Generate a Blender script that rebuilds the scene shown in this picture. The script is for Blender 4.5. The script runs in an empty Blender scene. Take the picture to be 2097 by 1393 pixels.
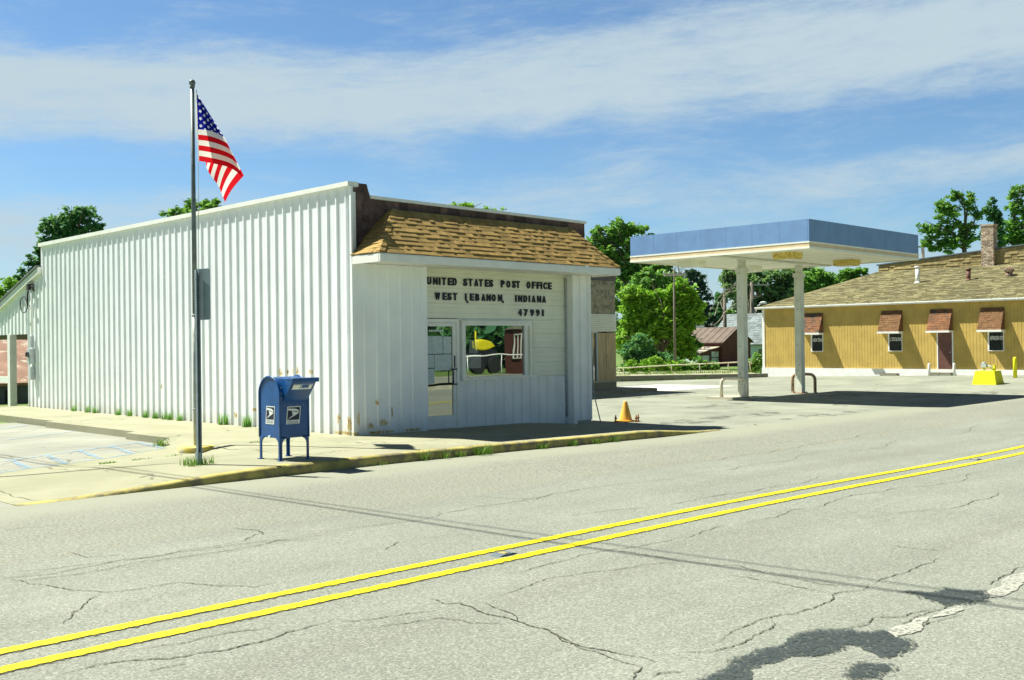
import bpy, bmesh, math, random
import numpy as np
from mathutils import Vector, Matrix
rnd = random.Random(7)
R = math.radians
scene = bpy.context.scene
COL = scene.collection

# ------------------------------------------------------------------ camera
cam_d = bpy.data.cameras.new("camera")
cam = bpy.data.objects.new("camera", cam_d)
COL.objects.link(cam)
cam_d.sensor_width = 36.0
cam_d.lens = 36.0 * 2140 / 2097
cam_d.clip_start = 0.1
cam_d.clip_end = 3000
cam.matrix_world = (Matrix.Translation((0, 0, 1.82)) @ Matrix.Rotation(R(-45), 4, 'Z')
                    @ Matrix.Rotation(R(90.17), 4, 'X') @ Matrix.Rotation(R(-0.7), 4, 'Z'))
scene.camera = cam

# ------------------------------------------------------------------ light and exposure
SUN_TO = Vector((-0.285, 0.61, 1.0)).normalized()
sun_el = math.asin(SUN_TO.z)
sun_d = bpy.data.lights.new("sun", 'SUN')
sun_d.energy = 5.0
sun_d.angle = R(0.5)
sun_d.color = (1.0, 0.985, 0.86)
sun = bpy.data.objects.new("sun", sun_d)
COL.objects.link(sun)
sun.rotation_euler = SUN_TO.to_track_quat('Z', 'Y').to_euler()
scene.view_settings.view_transform = 'Standard'
scene.view_settings.look = 'None'
scene.view_settings.exposure = 1.06
scene.view_settings.gamma = 1.0


class NT:
    """small helper for writing node trees"""
    def __init__(s, nt):
        s.nt = nt

    def n(s, typ, **kw):
        nd = s.nt.nodes.new(typ)
        for k, v in kw.items():
            setattr(nd, k, v)
        return nd

    def put(s, sock, v):
        if isinstance(v, bpy.types.NodeSocket):
            s.nt.links.new(v, sock)
        elif v is not None:
            if hasattr(sock, 'default_value'):
                if sock.type == 'RGBA' and not isinstance(v, (int, float)):
                    v = (v[0], v[1], v[2], 1)
                sock.default_value = v

    def m(s, op, a, b=None, c=None, clamp=False):
        nd = s.n('ShaderNodeMath', operation=op, use_clamp=clamp)
        s.put(nd.inputs[0], a)
        s.put(nd.inputs[1], b)
        s.put(nd.inputs[2], c)
        return nd.outputs[0]

    def noise(s, vec, scale, detail=4, rough=.55, dim='3D'):
        nd = s.n('ShaderNodeTexNoise', noise_dimensions=dim)
        s.put(nd.inputs['Vector'], vec)
        nd.inputs['Scale'].default_value = scale
        nd.inputs['Detail'].default_value = detail
        nd.inputs['Roughness'].default_value = rough
        return nd.outputs['Fac']

    def mix(s, f, a, b, blend='MIX'):
        nd = s.n('ShaderNodeMix', data_type='RGBA', blend_type=blend)
        s.put(nd.inputs[0], f)
        s.put(nd.inputs[6], a)
        s.put(nd.inputs[7], b)
        return nd.outputs[2]

    def step(s, x, a, b):
        nd = s.n('ShaderNodeMapRange', interpolation_type='SMOOTHSTEP')
        s.put(nd.inputs[0], x)
        s.put(nd.inputs[1], a)
        s.put(nd.inputs[2], b)
        return nd.outputs[0]

    def xyz(s, v):
        nd = s.n('ShaderNodeSeparateXYZ')
        s.put(nd.inputs[0], v)
        return nd.outputs[0], nd.outputs[1], nd.outputs[2]

    def vec(s, x, y, z):
        nd = s.n('ShaderNodeCombineXYZ')
        s.put(nd.inputs[0], x)
        s.put(nd.inputs[1], y)
        s.put(nd.inputs[2], z)
        return nd.outputs[0]

    def vmul(s, v, k):
        nd = s.n('ShaderNodeVectorMath', operation='MULTIPLY')
        s.put(nd.inputs[0], v)
        nd.inputs[1].default_value = k
        return nd.outputs[0]


world = bpy.data.worlds.new("World")
scene.world = world
world.use_nodes = True
w = NT(world.node_tree)
world.node_tree.nodes.clear()
sky = w.n('ShaderNodeTexSky', sky_type='NISHITA', sun_disc=False, sun_elevation=sun_el,
          sun_rotation=math.atan2(SUN_TO.x, SUN_TO.y), air_density=1.0, dust_density=0.3, ozone_density=2.2)
tc = w.n('ShaderNodeTexCoord')
dx, dy, dz = w.xyz(tc.outputs['Generated'])
el = w.m('ARCSINE', dz)                       # elevation of the view direction
az = w.m('ARCTAN2', dx, dy)                   # azimuth, 0.785 = towards the corner
daz = w.m('SUBTRACT', az, 0.785)
# wispy sheets of high cloud, long and thin along the horizon
warp = w.noise(w.vec(w.m('MULTIPLY', az, 3.0), w.m('MULTIPLY', el, 9.0), 0.3), 1.0, 3)
e2 = w.m('ADD', el, w.m('MULTIPLY', w.m('SUBTRACT', warp, .5), .05))
e2 = w.m('SUBTRACT', e2, w.m('MULTIPLY', daz, 0.045))
fine = w.noise(w.vec(w.m('MULTIPLY', az, 9.0), w.m('MULTIPLY', e2, 40.0), 1.7), 1.0, 10, .72)
big = w.noise(w.vec(w.m('MULTIPLY', az, 2.2), w.m('MULTIPLY', e2, 14.0), 5.1), 1.0, 5, .6)
band = w.m('MULTIPLY', w.step(e2, .178, .222), w.m('SUBTRACT', 1.0, w.step(e2, .255, .305)))
lowband = w.m('SUBTRACT', 1.0, w.step(el, .02, .15))
strk = w.m('MULTIPLY', w.step(e2, .095, .125), w.m('SUBTRACT', 1.0, w.step(e2, .13, .165)))
high = w.step(el, .40, .7)
deep = w.m('SUBTRACT', 1.0, w.m('MULTIPLY', w.step(el, .30, .62), .58))   # upper dome dimmed to a deep clear blue to lessen fill in shadows
cover = w.m('ADD', w.m('MULTIPLY', band, .62), w.m('MULTIPLY', lowband, .42))
cover = w.m('ADD', cover, w.m('MULTIPLY', strk, .40))
cover = w.m('ADD', cover, w.m('MULTIPLY', high, -.25))
val = w.m('ADD', w.m('ADD', cover, .07), w.m('ADD', w.m('MULTIPLY', w.m('SUBTRACT', fine, .5), 1.25),
                           w.m('MULTIPLY', w.m('SUBTRACT', big, .5), .8)))
cl = w.step(val, .0, .80)
skyc = w.mix(1.0, sky.outputs[0], (.66, .93, 1.10), 'MULTIPLY')
skycol = w.n('ShaderNodeHueSaturation')
skycol.inputs['Saturation'].default_value = .95
skycol.inputs['Value'].default_value = .53
w.put(skycol.inputs['Color'], w.mix(1.0, skyc, w.vec(deep, deep, deep), 'MULTIPLY'))
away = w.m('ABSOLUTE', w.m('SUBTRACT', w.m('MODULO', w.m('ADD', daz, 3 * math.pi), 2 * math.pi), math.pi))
away = w.m('MULTIPLY', w.step(away, .9, 1.7), 1.0)          # sky behind the camera cleared and dimmed to cut fill on the walls
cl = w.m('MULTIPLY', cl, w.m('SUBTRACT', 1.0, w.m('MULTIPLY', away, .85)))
cloudc = w.mix(cl, skycol.outputs[0], (2.45, 3.05, 3.4))
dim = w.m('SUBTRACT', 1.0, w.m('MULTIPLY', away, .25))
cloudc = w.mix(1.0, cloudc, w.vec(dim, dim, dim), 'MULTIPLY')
bg = w.n('ShaderNodeBackground')
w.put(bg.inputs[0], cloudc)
bg.inputs[1].default_value = 0.105
wo = w.n('ShaderNodeOutputWorld')
world.node_tree.links.new(bg.outputs[0], wo.inputs[0])


# ------------------------------------------------------------------ ground heights
def ss(a, b, x):
    t = min(max((x - a) / (b - a), 0), 1)
    return t * t * (3 - 2 * t)


def g(x, y):
    z = -.1 * ss(9, 19, x)
    rise = .1 + .23 * min(max((28.2 - y) / 12.4, 0), 1.2)
    return z + rise * ss(35, 46, x) * ss(9, 14, y) * (1 - ss(28.5, 40, y))


def sw(x, y):
    """height of the post office sidewalk above the ground"""
    h = .135 * ss(4.6, 8.2, x)
    h *= 1 - ss(15.0, 16.4, y) * (1 - ss(8.9, 9.35, x))
    h *= 1 - ss(16.2, 18.85, x) * .93
    return h


# ------------------------------------------------------------------ mesh helpers
class MB:
    def __init__(s):
        s.v = []; s.f = []; s.t = []; s.sm = []

    def add(s, vs, fs, tint=.5, smooth=False):
        o = len(s.v)
        s.v += [tuple(p) for p in vs]
        for f in fs:
            s.f.append(tuple(i + o for i in f)); s.t.append(tint); s.sm.append(smooth)

    def box(s, x0, x1, y0, y1, z0, z1, tint=.5):
        v = [(x0, y0, z0), (x1, y0, z0), (x1, y1, z0), (x0, y1, z0), (x0, y0, z1), (x1, y0, z1), (x1, y1, z1), (x0, y1, z1)]
        s.add(v, [(0, 3, 2, 1), (4, 5, 6, 7), (0, 1, 5, 4), (1, 2, 6, 5), (2, 3, 7, 6), (3, 0, 4, 7)], tint)

    def obox(s, o, u, v, n, tint=.5):
        """box from corner o along three edge vectors"""
        o, u, v, n = map(Vector, (o, u, v, n))
        p = [o, o + u, o + u + v, o + v, o + n, o + u + n, o + u + v + n, o + v + n]
        s.add(p, [(0, 3, 2, 1), (4, 5, 6, 7), (0, 1, 5, 4), (1, 2, 6, 5), (2, 3, 7, 6), (3, 0, 4, 7)], tint)

    def quad(s, *p, tint=.5):
        s.add(p, [tuple(range(len(p)))], tint)

    def prism(s, pts, axis, a0, a1, tint=.5):
        n = len(pts)
        f = {'x': lambda p, a: (a, p[0], p[1]), 'y': lambda p, a: (p[0], a, p[1]), 'z': lambda p, a: (p[0], p[1], a)}[axis]
        v = [f(p, a0) for p in pts] + [f(p, a1) for p in pts]
        s.add(v, [tuple(range(n))[::-1], tuple(range(n, 2 * n))] + [(i, (i + 1) % n, n + (i + 1) % n, n + i) for i in range(n)], tint)

    def tube(s, path, r, n=8, tint=.5, smooth=True):
        path = [Vector(p) for p in path]
        k = len(path)
        rs = r if isinstance(r, (list, tuple)) else [r] * k
        o = len(s.v)
        ref = None
        for i, p in enumerate(path):
            d = (path[min(i + 1, k - 1)] - path[max(i - 1, 0)]).normalized()
            if ref is None:
                ref = d.orthogonal().normalized()
            a = (ref - d * ref.dot(d))
            a = a.normalized() if a.length > 1e-6 else d.orthogonal().normalized()
            ref = a
            b = d.cross(a)
            for j in range(n):
                t = 2 * math.pi * j / n
                s.v.append(tuple(p + (a * math.cos(t) + b * math.sin(t)) * rs[i]))
        for i in range(k - 1):
            for j in range(n):
                s.f.append((o + i * n + j, o + i * n + (j + 1) % n, o + (i + 1) * n + (j + 1) % n, o + (i + 1) * n + j))
                s.t.append(tint); s.sm.append(smooth)
        s.f.append(tuple(o + j for j in range(n))[::-1]); s.t.append(tint); s.sm.append(False)
        s.f.append(tuple(o + (k - 1) * n + j for j in range(n))); s.t.append(tint); s.sm.append(False)

    def lathe(s, prof, c=(0, 0, 0), n=20, tint=.5, smooth=True):
        o = len(s.v)
        for r, z in prof:
            for j in range(n):
                t = 2 * math.pi * j / n
                s.v.append((c[0] + r * math.cos(t), c[1] + r * math.sin(t), c[2] + z))
        for i in range(len(prof) - 1):
            for j in range(n):
                s.f.append((o + i * n + j, o + i * n + (j + 1) % n, o + (i + 1) * n + (j + 1) % n, o + (i + 1) * n + j))
                s.t.append(tint); s.sm.append(smooth)
        s.f.append(tuple(o + j for j in range(n))[::-1]); s.t.append(tint); s.sm.append(False)
        m = o + (len(prof) - 1) * n
        s.f.append(tuple(m + j for j in range(n))); s.t.append(tint); s.sm.append(False)


def rootloc(o):
    v = Vector((0, 0, 0))
    while o is not None:
        v += o.location
        o = o.parent
    return v


def obj(name, mb, mat, parent=None, local=False, fix=True, bevel=0, attrs=None, kind=None):
    me = bpy.data.meshes.new(name)
    off = Vector((0, 0, 0)) if (parent is None or local) else rootloc(parent)
    me.from_pydata([(x - off.x, y - off.y, z - off.z) for x, y, z in mb.v], [], mb.f)
    if fix:
        bm = bmesh.new(); bm.from_mesh(me)
        bmesh.ops.recalc_face_normals(bm, faces=bm.faces[:])
        bm.to_mesh(me); bm.free()
    at = me.attributes.new('tint', 'FLOAT', 'FACE')
    at.data.foreach_set('value', mb.t)
    me.polygons.foreach_set('use_smooth', mb.sm)
    if attrs:
        for k, a in attrs.items():
            q = me.attributes.new(k, 'FLOAT', 'POINT'); q.data.foreach_set('value', a)
    me.materials.append(mat)
    o = bpy.data.objects.new(name, me)
    COL.objects.link(o)
    if parent is not None:
        o.parent = parent
    if kind:
        o['kind'] = kind
    if bevel:
        b = o.modifiers.new('bevel', 'BEVEL'); b.width = bevel; b.segments = 2; b.limit_method = 'ANGLE'
    return o


def tag(o, label, cat, group=None):
    o['label'] = label; o['category'] = cat
    if group:
        o['group'] = group
    return o


def thing(name, label, cat, loc=(0, 0, 0), rz=0, group=None):
    o = bpy.data.objects.new(name, None)
    o.empty_display_size = .3
    COL.objects.link(o)
    o.location = loc; o.rotation_euler = (0, 0, rz)
    return tag(o, label, cat, group)


def struct(name, mb, mat, fix=False):
    return obj(name, mb, mat, None, fix=fix, kind='structure')


def dup(root, loc, rz=None, label=None):
    r = root.copy(); COL.objects.link(r); r.location = loc
    if rz is not None:
        r.rotation_euler = (0, 0, rz)
    if label:
        r['label'] = label
    for ch in list(root.children):
        c = ch.copy(); COL.objects.link(c); c.parent = r
        for q in list(ch.children):
            d = q.copy(); COL.objects.link(d); d.parent = c
    return r


def vw(L, D):
    """lateral offset and depth of the view -> ground x, y"""
    return (D + L) * .70711, (D - L) * .70711


# ------------------------------------------------------------------ materials
def pmat(name, col, rough=.6, var=.12, vs=3.0, col2=None, c2s=1.5, c2a=.55, c2b=.75, bump=0, bs=40, spec=.35, metal=0, tint=0, stretch=None, coat=0):
    m = bpy.data.materials.new(name); m.use_nodes = True
    nt = m.node_tree; nt.nodes.clear(); q = NT(nt)
    geo = q.n('ShaderNodeNewGeometry')
    P = geo.outputs['Position']
    Pv = q.vmul(P, stretch) if stretch else P
    nz = q.noise(Pv, vs, 6)
    f = q.step(nz, .3, .7)
    lo = [c * (1 - var) for c in col]; hi = [min(c * (1 + var), .92) for c in col]
    c = q.mix(f, lo, hi)
    if col2:
        n2 = q.noise(Pv, c2s, 9, .68)
        c = q.mix(q.step(n2, c2a, c2b), c, col2)
    if tint:
        at = q.n('ShaderNodeAttribute', attribute_name='tint')
        k = q.m('ADD', 1 - tint, q.m('MULTIPLY', at.outputs['Fac'], 2 * tint))
        hsv = q.n('ShaderNodeHueSaturation'); q.put(hsv.inputs['Value'], k); q.put(hsv.inputs['Color'], c)
        c = hsv.outputs[0]
    b = q.n('ShaderNodeBsdfPrincipled')
    q.put(b.inputs['Base Color'], c)
    b.inputs['Roughness'].default_value = rough
    b.inputs['Metallic'].default_value = metal
    b.inputs['Specular IOR Level'].default_value = spec
    if coat:
        b.inputs['Coat Weight'].default_value = coat
    if bump:
        bn = q.n('ShaderNodeBump'); bn.inputs['Strength'].default_value = min(bump, 1); bn.inputs['Distance'].default_value = .01
        q.put(bn.inputs['Height'], q.noise(Pv, bs, 5, .6)); q.put(b.inputs['Normal'], bn.outputs[0])
    out = q.n('ShaderNodeOutputMaterial')
    nt.links.new(b.outputs[0], out.inputs[0])
    m['_c'] = 1
    return m


def bsdf(m):
    return [n for n in m.node_tree.nodes if n.type == 'BSDF_PRINCIPLED'][0]


WHITE = pmat('white_metal', (.80, .82, .80), .45, .05, 2.0, (.62, .60, .52), 2.2, .60, .85, .15, 6, tint=0)
CREAM = pmat('cream_metal', (.78, .79, .66), .5, .05, 2.0, (.60, .58, .44), 1.8, .62, .85)
TRIM = pmat('white_trim', (.80, .81, .76), .5, .05, 4.0, (.5, .48, .40), 5, .64, .8)
GOLD = pmat('golden_shingles', (.36, .235, .072), .88, .12, 3, (.24, .15, .05), 60, .52, .75, .8, 120, tint=.19)
BROWN = pmat('dark_shingles', (.12, .075, .065), .85, .25, 10, (.06, .042, .045), 25, .55, .8, .8, 120, tint=.4)
NAVY = pmat('black_letter', (.012, .014, .03), .4, .2, 10)
BLUE = pmat('mailbox_blue', (.006, .075, .26), .34, .15, 6, (.02, .05, .13), 9, .60, .8, .06, 30, spec=.5, coat=.15)
STEEL = pmat('galvanised_steel', (.27, .34, .37), .5, .12, 8, (.20, .24, .25), 12, .55, .8, .1, 40, metal=.2)
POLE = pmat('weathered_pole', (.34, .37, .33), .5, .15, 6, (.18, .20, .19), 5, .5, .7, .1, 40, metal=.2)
CONC = pmat('pale_concrete', (.42, .40, .31), .9, .15, 1.2, (.27, .255, .19), 2.6, .52, .78, .4, 90)
CONC2 = pmat('old_concrete', (.25, .245, .19), .92, .2, 3, (.10, .11, .07), 3.0, .5, .72, .8, 45)
YPAINT = pmat('bright_yellow', (.72, .62, .01), .5, .08, 6, (.45, .38, .02), 14, .62, .8)
LIME = pmat('lime_yellow_paint', (.70, .68, .01), .55, .08, 6, (.45, .42, .03), 9, .62, .8, .25, 30)
ORANGE = pmat('cone_orange', (.90, .45, .06), .55, .1, 8, (.80, .48, .14), 10, .55, .75)
RUST = pmat('rusty_iron', (.30, .13, .035), .85, .3, 20, (.12, .05, .02), 40, .45, .7, .5, 80)
HOOPC = pmat('cream_rusted_paint', (.70, .66, .50), .6, .10, 6, (.40, .20, .05), 5, .56, .68, .2, 60)
HOOPB = pmat('brown_rusted_paint', (.34, .23, .13), .65, .2, 9, (.18, .08, .04), 8, .5, .66, .2, 60)
CANBLUE = pmat('canopy_blue', (.165, .295, .52), .5, .07, 2, (.18, .26, .44), 3, .6, .8)
CANWHITE = pmat('canopy_white', (.88, .88, .74), .5, .05, 3, (.55, .48, .30), 3, .64, .82)
CANTAN = pmat('canopy_tan', (.72, .56, .34), .55, .08, 4, (.72, .70, .60), 6, .62, .75)
COLPAINT = pmat('column_paint', (.68, .70, .60), .5, .08, 3, (.35, .28, .16), 7, .66, .78)
LAMPRUST = pmat('rusted_lamp_paint', (.74, .60, .16), .65, .15, 9, (.42, .22, .03), 22, .48, .62, .3, 70)
YSIDE = pmat('ochre_siding', (.52, .37, .10), .75, .10, 2.0, (.38, .25, .075), 3.5, .56, .8, .2, 60)
FOUND = pmat('white_foundation', (.80, .81, .80), .8, .06, 3, (.38, .36, .26), 5, .62, .76, .5, 25)
AWN = pmat('red_brown_shingles', (.175, .09, .04), .9, .15, 10, (.15, .07, .04), 6, .55, .75, .8, 90, tint=.18)
ROOFG = pmat('weathered_roof', (.225, .20, .098), .92, .18, .7, (.13, .12, .07), 9, .44, .66, .8, 40, tint=.2)
ROOFB = pmat('ochre_shingle_wall', (.30, .24, .11), .92, .2, 5, (.20, .16, .08), 8, .5, .7, .6, 60, tint=.18)
BRICKC = pmat('chimney_brick', (.36, .25, .18), .9, .25, 9, (.50, .45, .36), 14, .42, .60, .9, 50, tint=.45)
DOORB = pmat('brown_door', (.14, .062, .05), .55, .15, 4)
WHITEP = pmat('white_paint', (.82, .82, .78), .5, .05, 5)
GREYP = pmat('grey_paint', (.45, .50, .50), .5, .08, 5)
DARK = pmat('dark_void', (.012, .014, .02), .6, .1, 5)
BARK = pmat('bark', (.12, .095, .07), .95, .3, 6, None, bump=.8, bs=20, stretch=(3, 3, .6))
DEADW = pmat('bare_branch', (.30, .27, .22), .95, .25, 6)
WOODP = pmat('weathered_wood', (.19, .165, .14), .95, .2, 5, (.10, .085, .07), 6, .5, .7, .5, 20, stretch=(4, 4, .4))
BARNR = pmat('barn_red', (.16, .055, .05), .9, .25, 3, (.10, .06, .06), 4, .5, .7, .5, 20, stretch=(1, 1, 4))
BARNROOF = pmat('rusty_tin_roof', (.13, .095, .075), .7, .2, 1.2, (.18, .14, .11), 2, .5, .7)
SHINGG = pmat('grey_shingle_roof', (.165, .195, .20), .9, .15, 3, (.11, .13, .135), 5, .5, .7, .5, 40, tint=.3)
HOUSEB = pmat('pale_blue_siding', (.50, .62, .64), .7, .06, 3)
STUCCO = pmat('stained_stucco', (.34, .31, .21), .95, .15, 3, (.16, .16, .12), 5.5, .46, .62, .8, 30)
GRAVELW = pmat('dark_pebble_band', (.13, .115, .105), .95, .3, 20, None, bump=.8, bs=40)
PLY = pmat('weathered_plywood', (.46, .37, .21), .85, .15, 4, (.32, .25, .15), 6, .5, .72, .3, 30, stretch=(3, 3, .5))
DAPPLED = pmat('dappled_red_roof', (.30, .175, .125), .9, .15, 1.5, (.54, .46, .37), 1.9, .52, .66, .4, 40, stretch=(1, 1, 2.5))  # pale second colour paints sun dapples onto the shed roof
DKBASE = pmat('dark_grey_base', (.10, .13, .15), .8, .15, 2)
REDBRICK = pmat('red_brick', (.15, .05, .04), .9, .2, 6)
BLUEGREEN = pmat('far_shrub_leaf', (.04, .09, .03), .9, .4, 1.2)
PAPER = pmat('paper_notice', (.52, .60, .60), .8, .08, 12, (.34, .42, .45), 40, .52, .62)
LABELW = pmat('label_white', (.74, .78, .74), .5, .04, 10)
LABELN = pmat('label_navy', (.016, .024, .045), .5, .1, 10)
LABELG = pmat('label_grey', (.30, .34, .36), .6, .1, 60)
RUBBER = pmat('black_rubber', (.02, .02, .02), .7, .2, 10)


# corrugated wall of the post office: white paint, with rust where the panels have been knocked
def rusted_white():
    m = pmat('white_corrugated_paint', (.84, .88, .90), .38, .04, 1.5, (.72, .71, .64), 1.6, .62, .85, .22, 4)
    q = NT(m.node_tree); b = bsdf(m)
    geo = q.n('ShaderNodeNewGeometry'); P = geo.outputs['Position']
    X, Y, Z = q.xyz(P)
    spots = [(17.95, 1.33, .05, .17), (18.42, 1.28, .10, .11), (18.15, 1.28, .06, .09), (17.80, 1.30, .06, .12), (17.33, 1.30, .10, .08),
             (19.4, .48, .09, .06), (16.06, .34, .08, .20), (16.42, .42, .09, .16), (20.2, .34, .09, .10), (23.6, .9, .05, .10), (16.2, .16, .6, .05)]
    tot = None
    for (a, c, ra, rc) in spots:
        u = q.m('DIVIDE', q.m('SUBTRACT', Y, a), ra); v = q.m('DIVIDE', q.m('SUBTRACT', Z, c), rc)
        d = q.m('ADD', q.m('MULTIPLY', u, u), q.m('MULTIPLY', v, v))
        k = q.m('SUBTRACT', 1.0, d, clamp=True)
        tot = k if tot is None else q.m('MAXIMUM', tot, k)
    left = q.m('LESS_THAN', X, 11.83)
    tot = q.m('MULTIPLY', tot, left)
    fx = None                                        # spots on the street front
    for (a, c, ra, rc) in [(11.80, .42, .07, .2), (12.25, .72, .05, .09), (12.62, .52, .035, .16), (12.4, .33, .16, .10), (12.1, .28, .09, .08), (12.3, .15, .5, .045), (13.1, .14, .35, .04)]:
        u = q.m('DIVIDE', q.m('SUBTRACT', X, a), ra); v = q.m('DIVIDE', q.m('SUBTRACT', Z, c), rc)
        d = q.m('ADD', q.m('MULTIPLY', u, u), q.m('MULTIPLY', v, v))
        k = q.m('SUBTRACT', 1.0, d, clamp=True)
        fx = k if fx is None else q.m('MAXIMUM', fx, k)
    fx = q.m('MULTIPLY', fx, q.m('LESS_THAN', Y, 15.99))
    tot = q.m('MAXIMUM', tot, fx)
    nz = q.noise(q.vmul(P, (1, 1, .5)), 22, 5, .7)
    spl = q.m('ADD', Z, q.m('MULTIPLY', q.noise(q.vmul(P, (1, 1, .4)), 2.5, 6, .65), -.75))
    amt = q.m('ADD', q.m('MULTIPLY', tot, .85), q.m('MULTIPLY', q.m('SUBTRACT', nz, .5), 2.6))
    k1 = q.m('MULTIPLY', q.step(amt, .30, .75), q.m('GREATER_THAN', tot, .01))
    k2 = q.m('MULTIPLY', q.step(amt, .75, 1.05), q.m('GREATER_THAN', tot, .01))
    old = b.inputs['Base Color'].links[0].from_socket
    old = q.mix(q.m('MULTIPLY', q.step(spl, .08, -.28), .38), old, (.50, .47, .36))
    c = q.mix(q.m('MULTIPLY', k1, .85), old, (.62, .46, .13)); c = q.mix(k2, c, (.26, .10, .02))
    q.put(b.inputs['Base Color'], c)
    return m


CORR = rusted_white()


def asphalt():
    m = bpy.data.materials.new('worn_asphalt'); m.use_nodes = True
    nt = m.node_tree; nt.nodes.clear(); q = NT(nt)
    P = q.n('ShaderNodeNewGeometry').outputs['Position']
    X, Y, Z = q.xyz(P)
    big = q.noise(P, .35, 5)
    lng = q.noise(q.vmul(P, (.07, 1.5, 1)), 1.0, 6)
    c = q.mix(q.step(big, .3, .7), (.186, .203, .168), (.232, .250, .207))
    c = q.mix(q.m('MULTIPLY', q.step(lng, .42, .72), .6), c, (.16, .165, .138))
    pat = q.noise(q.vmul(P, (.5, .9, 1)), 1.1, 7, .62)
    c = q.mix(q.m('MULTIPLY', q.step(pat, .52, .68), .28), c, (.13, .135, .11))
    c = q.mix(q.m('MULTIPLY', q.step(pat, .46, .32), .25), c, (.33, .335, .28))
    agg = q.noise(P, 48, 4, .72)
    c = q.mix(q.m('ADD', .25, q.m('MULTIPLY', q.step(agg, .34, .54), .75)), (.115, .12, .095), c)
    c = q.mix(q.m('MULTIPLY', q.step(agg, .54, .70), .6), c, (.40, .405, .345))
    for sc_, k_ in ((66, .24), (140, .22)):
        vor = q.n('ShaderNodeTexVoronoi'); q.put(vor.inputs['Vector'], P); vor.inputs['Scale'].default_value = sc_
        r1, r2, r3 = q.xyz(vor.outputs['Color'])
        c = q.mix(q.m('MULTIPLY', q.step(r1, .62, 1.0), k_), c, (.52, .52, .46))
        c = q.mix(q.m('MULTIPLY', q.step(r1, .42, .0), k_), c, (.075, .078, .062))
    # sandy, coarser strip between the kerb and the paving seam
    edge = q.m('ADD', Y, q.m('MULTIPLY', q.noise(P, .6, 4), .5))
    sh = q.step(edge, 9.48, 9.62)
    c = q.mix(q.m('MULTIPLY', sh, .5), c, q.mix(q.step(q.noise(P, 28, 6, .7), .42, .58), (.12, .118, .088), (.31, .31, .245)))
    gut = q.step(q.m('ADD', Y, q.m('MULTIPLY', q.noise(P, 1.3, 5), 1.0)), 11.6, 12.7)
    c = q.mix(q.m('MULTIPLY', gut, .75), c, (.275, .28, .215))
    b = q.n('ShaderNodeBsdfPrincipled'); q.put(b.inputs['Base Color'], c)
    b.inputs['Roughness'].default_value = .88; b.inputs['Specular IOR Level'].default_value = .25
    bn = q.n('ShaderNodeBump'); bn.inputs['Strength'].default_value = .35; bn.inputs['Distance'].default_value = .005
    q.put(bn.inputs['Height'], q.m('ADD', agg, q.m('MULTIPLY', q.noise(P, 160, 2), .4))); q.put(b.inputs['Normal'], bn.outputs[0])
    nt.links.new(b.outputs[0], q.n('ShaderNodeOutputMaterial').inputs[0])
    return m


def lotmat(name, a, bcol, dark, scale=.5):
    m = bpy.data.materials.new(name); m.use_nodes = True
    nt = m.node_tree; nt.nodes.clear(); q = NT(nt)
    P = q.n('ShaderNodeNewGeometry').outputs['Position']
    big = q.noise(P, scale, 6, .6)
    c = q.mix(q.step(big, .35, .68), a, bcol)
    st = q.noise(q.vmul(P, (.5, 1.4, 1)), .55, 7, .66)
    c = q.mix(q.m('MULTIPLY', q.step(st, .54, .74), .6), c, dark)
    f = q.noise(P, 45, 4, .7)
    c = q.mix(q.m('MULTIPLY', q.step(f, .42, .30), .45), c, dark)
    c = q.mix(q.m('MULTIPLY', q.step(f, .58, .76), .4), c, [min(k * 1.35, .7) for k in bcol])
    vor = q.n('ShaderNodeTexVoronoi', feature='DISTANCE_TO_EDGE')
    wv = q.n('ShaderNodeVectorMath', operation='ADD')
    nv = q.n('ShaderNodeTexNoise'); q.put(nv.inputs['Vector'], P); nv.inputs['Scale'].default_value = 1.1; nv.inputs['Detail'].default_value = 6
    q.put(wv.inputs[0], P); q.put(wv.inputs[1], q.vmul(nv.outputs['Color'], (1.6, 1.6, 0)))
    q.put(vor.inputs['Vector'], wv.outputs[0]); vor.inputs['Scale'].default_value = .28
    ck = q.m('MULTIPLY', q.step(vor.outputs['Distance'], .006, .001), q.step(q.noise(P, .4, 3), .42, .55))
    c = q.mix(q.m('MULTIPLY', ck, .75), c, (.07, .07, .05))
    b = q.n('ShaderNodeBsdfPrincipled'); q.put(b.inputs['Base Color'], c); b.inputs['Roughness'].default_value = .92
    b.inputs['Specular IOR Level'].default_value = .2
    bn = q.n('ShaderNodeBump'); bn.inputs['Strength'].default_value = .4; bn.inputs['Distance'].default_value = .006
    q.put(bn.inputs['Height'], f); q.put(b.inputs['Normal'], bn.outputs[0])
    nt.links.new(b.outputs[0], q.n('ShaderNodeOutputMaterial').inputs[0])
    return m


ASPH = asphalt()
LOT = lotmat('worn_lot_concrete', (.212, .224, .178), (.288, .298, .24), (.145, .152, .125))
WALK = lotmat('sidewalk_concrete', (.275, .27, .18), (.33, .322, .222), (.19, .19, .135), .8)
PARK = lotmat('parking_concrete', (.25, .252, .21), (.32, .32, .265), (.19, .19, .16), .6)
APRON = lotmat('bright_concrete', (.46, .46, .41), (.53, .53, .48), (.36, .36, .31))
GRASS = pmat('lawn_grass', (.10, .17, .035), .95, .35, 1.2, (.16, .19, .06), .8, .5, .7, 1.0, 18)
SOIL = pmat('gravel_terrace', (.36, .34, .25), .95, .2, 1.5, (.20, .24, .08), 1.1, .46, .6, .6, 30)


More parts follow.
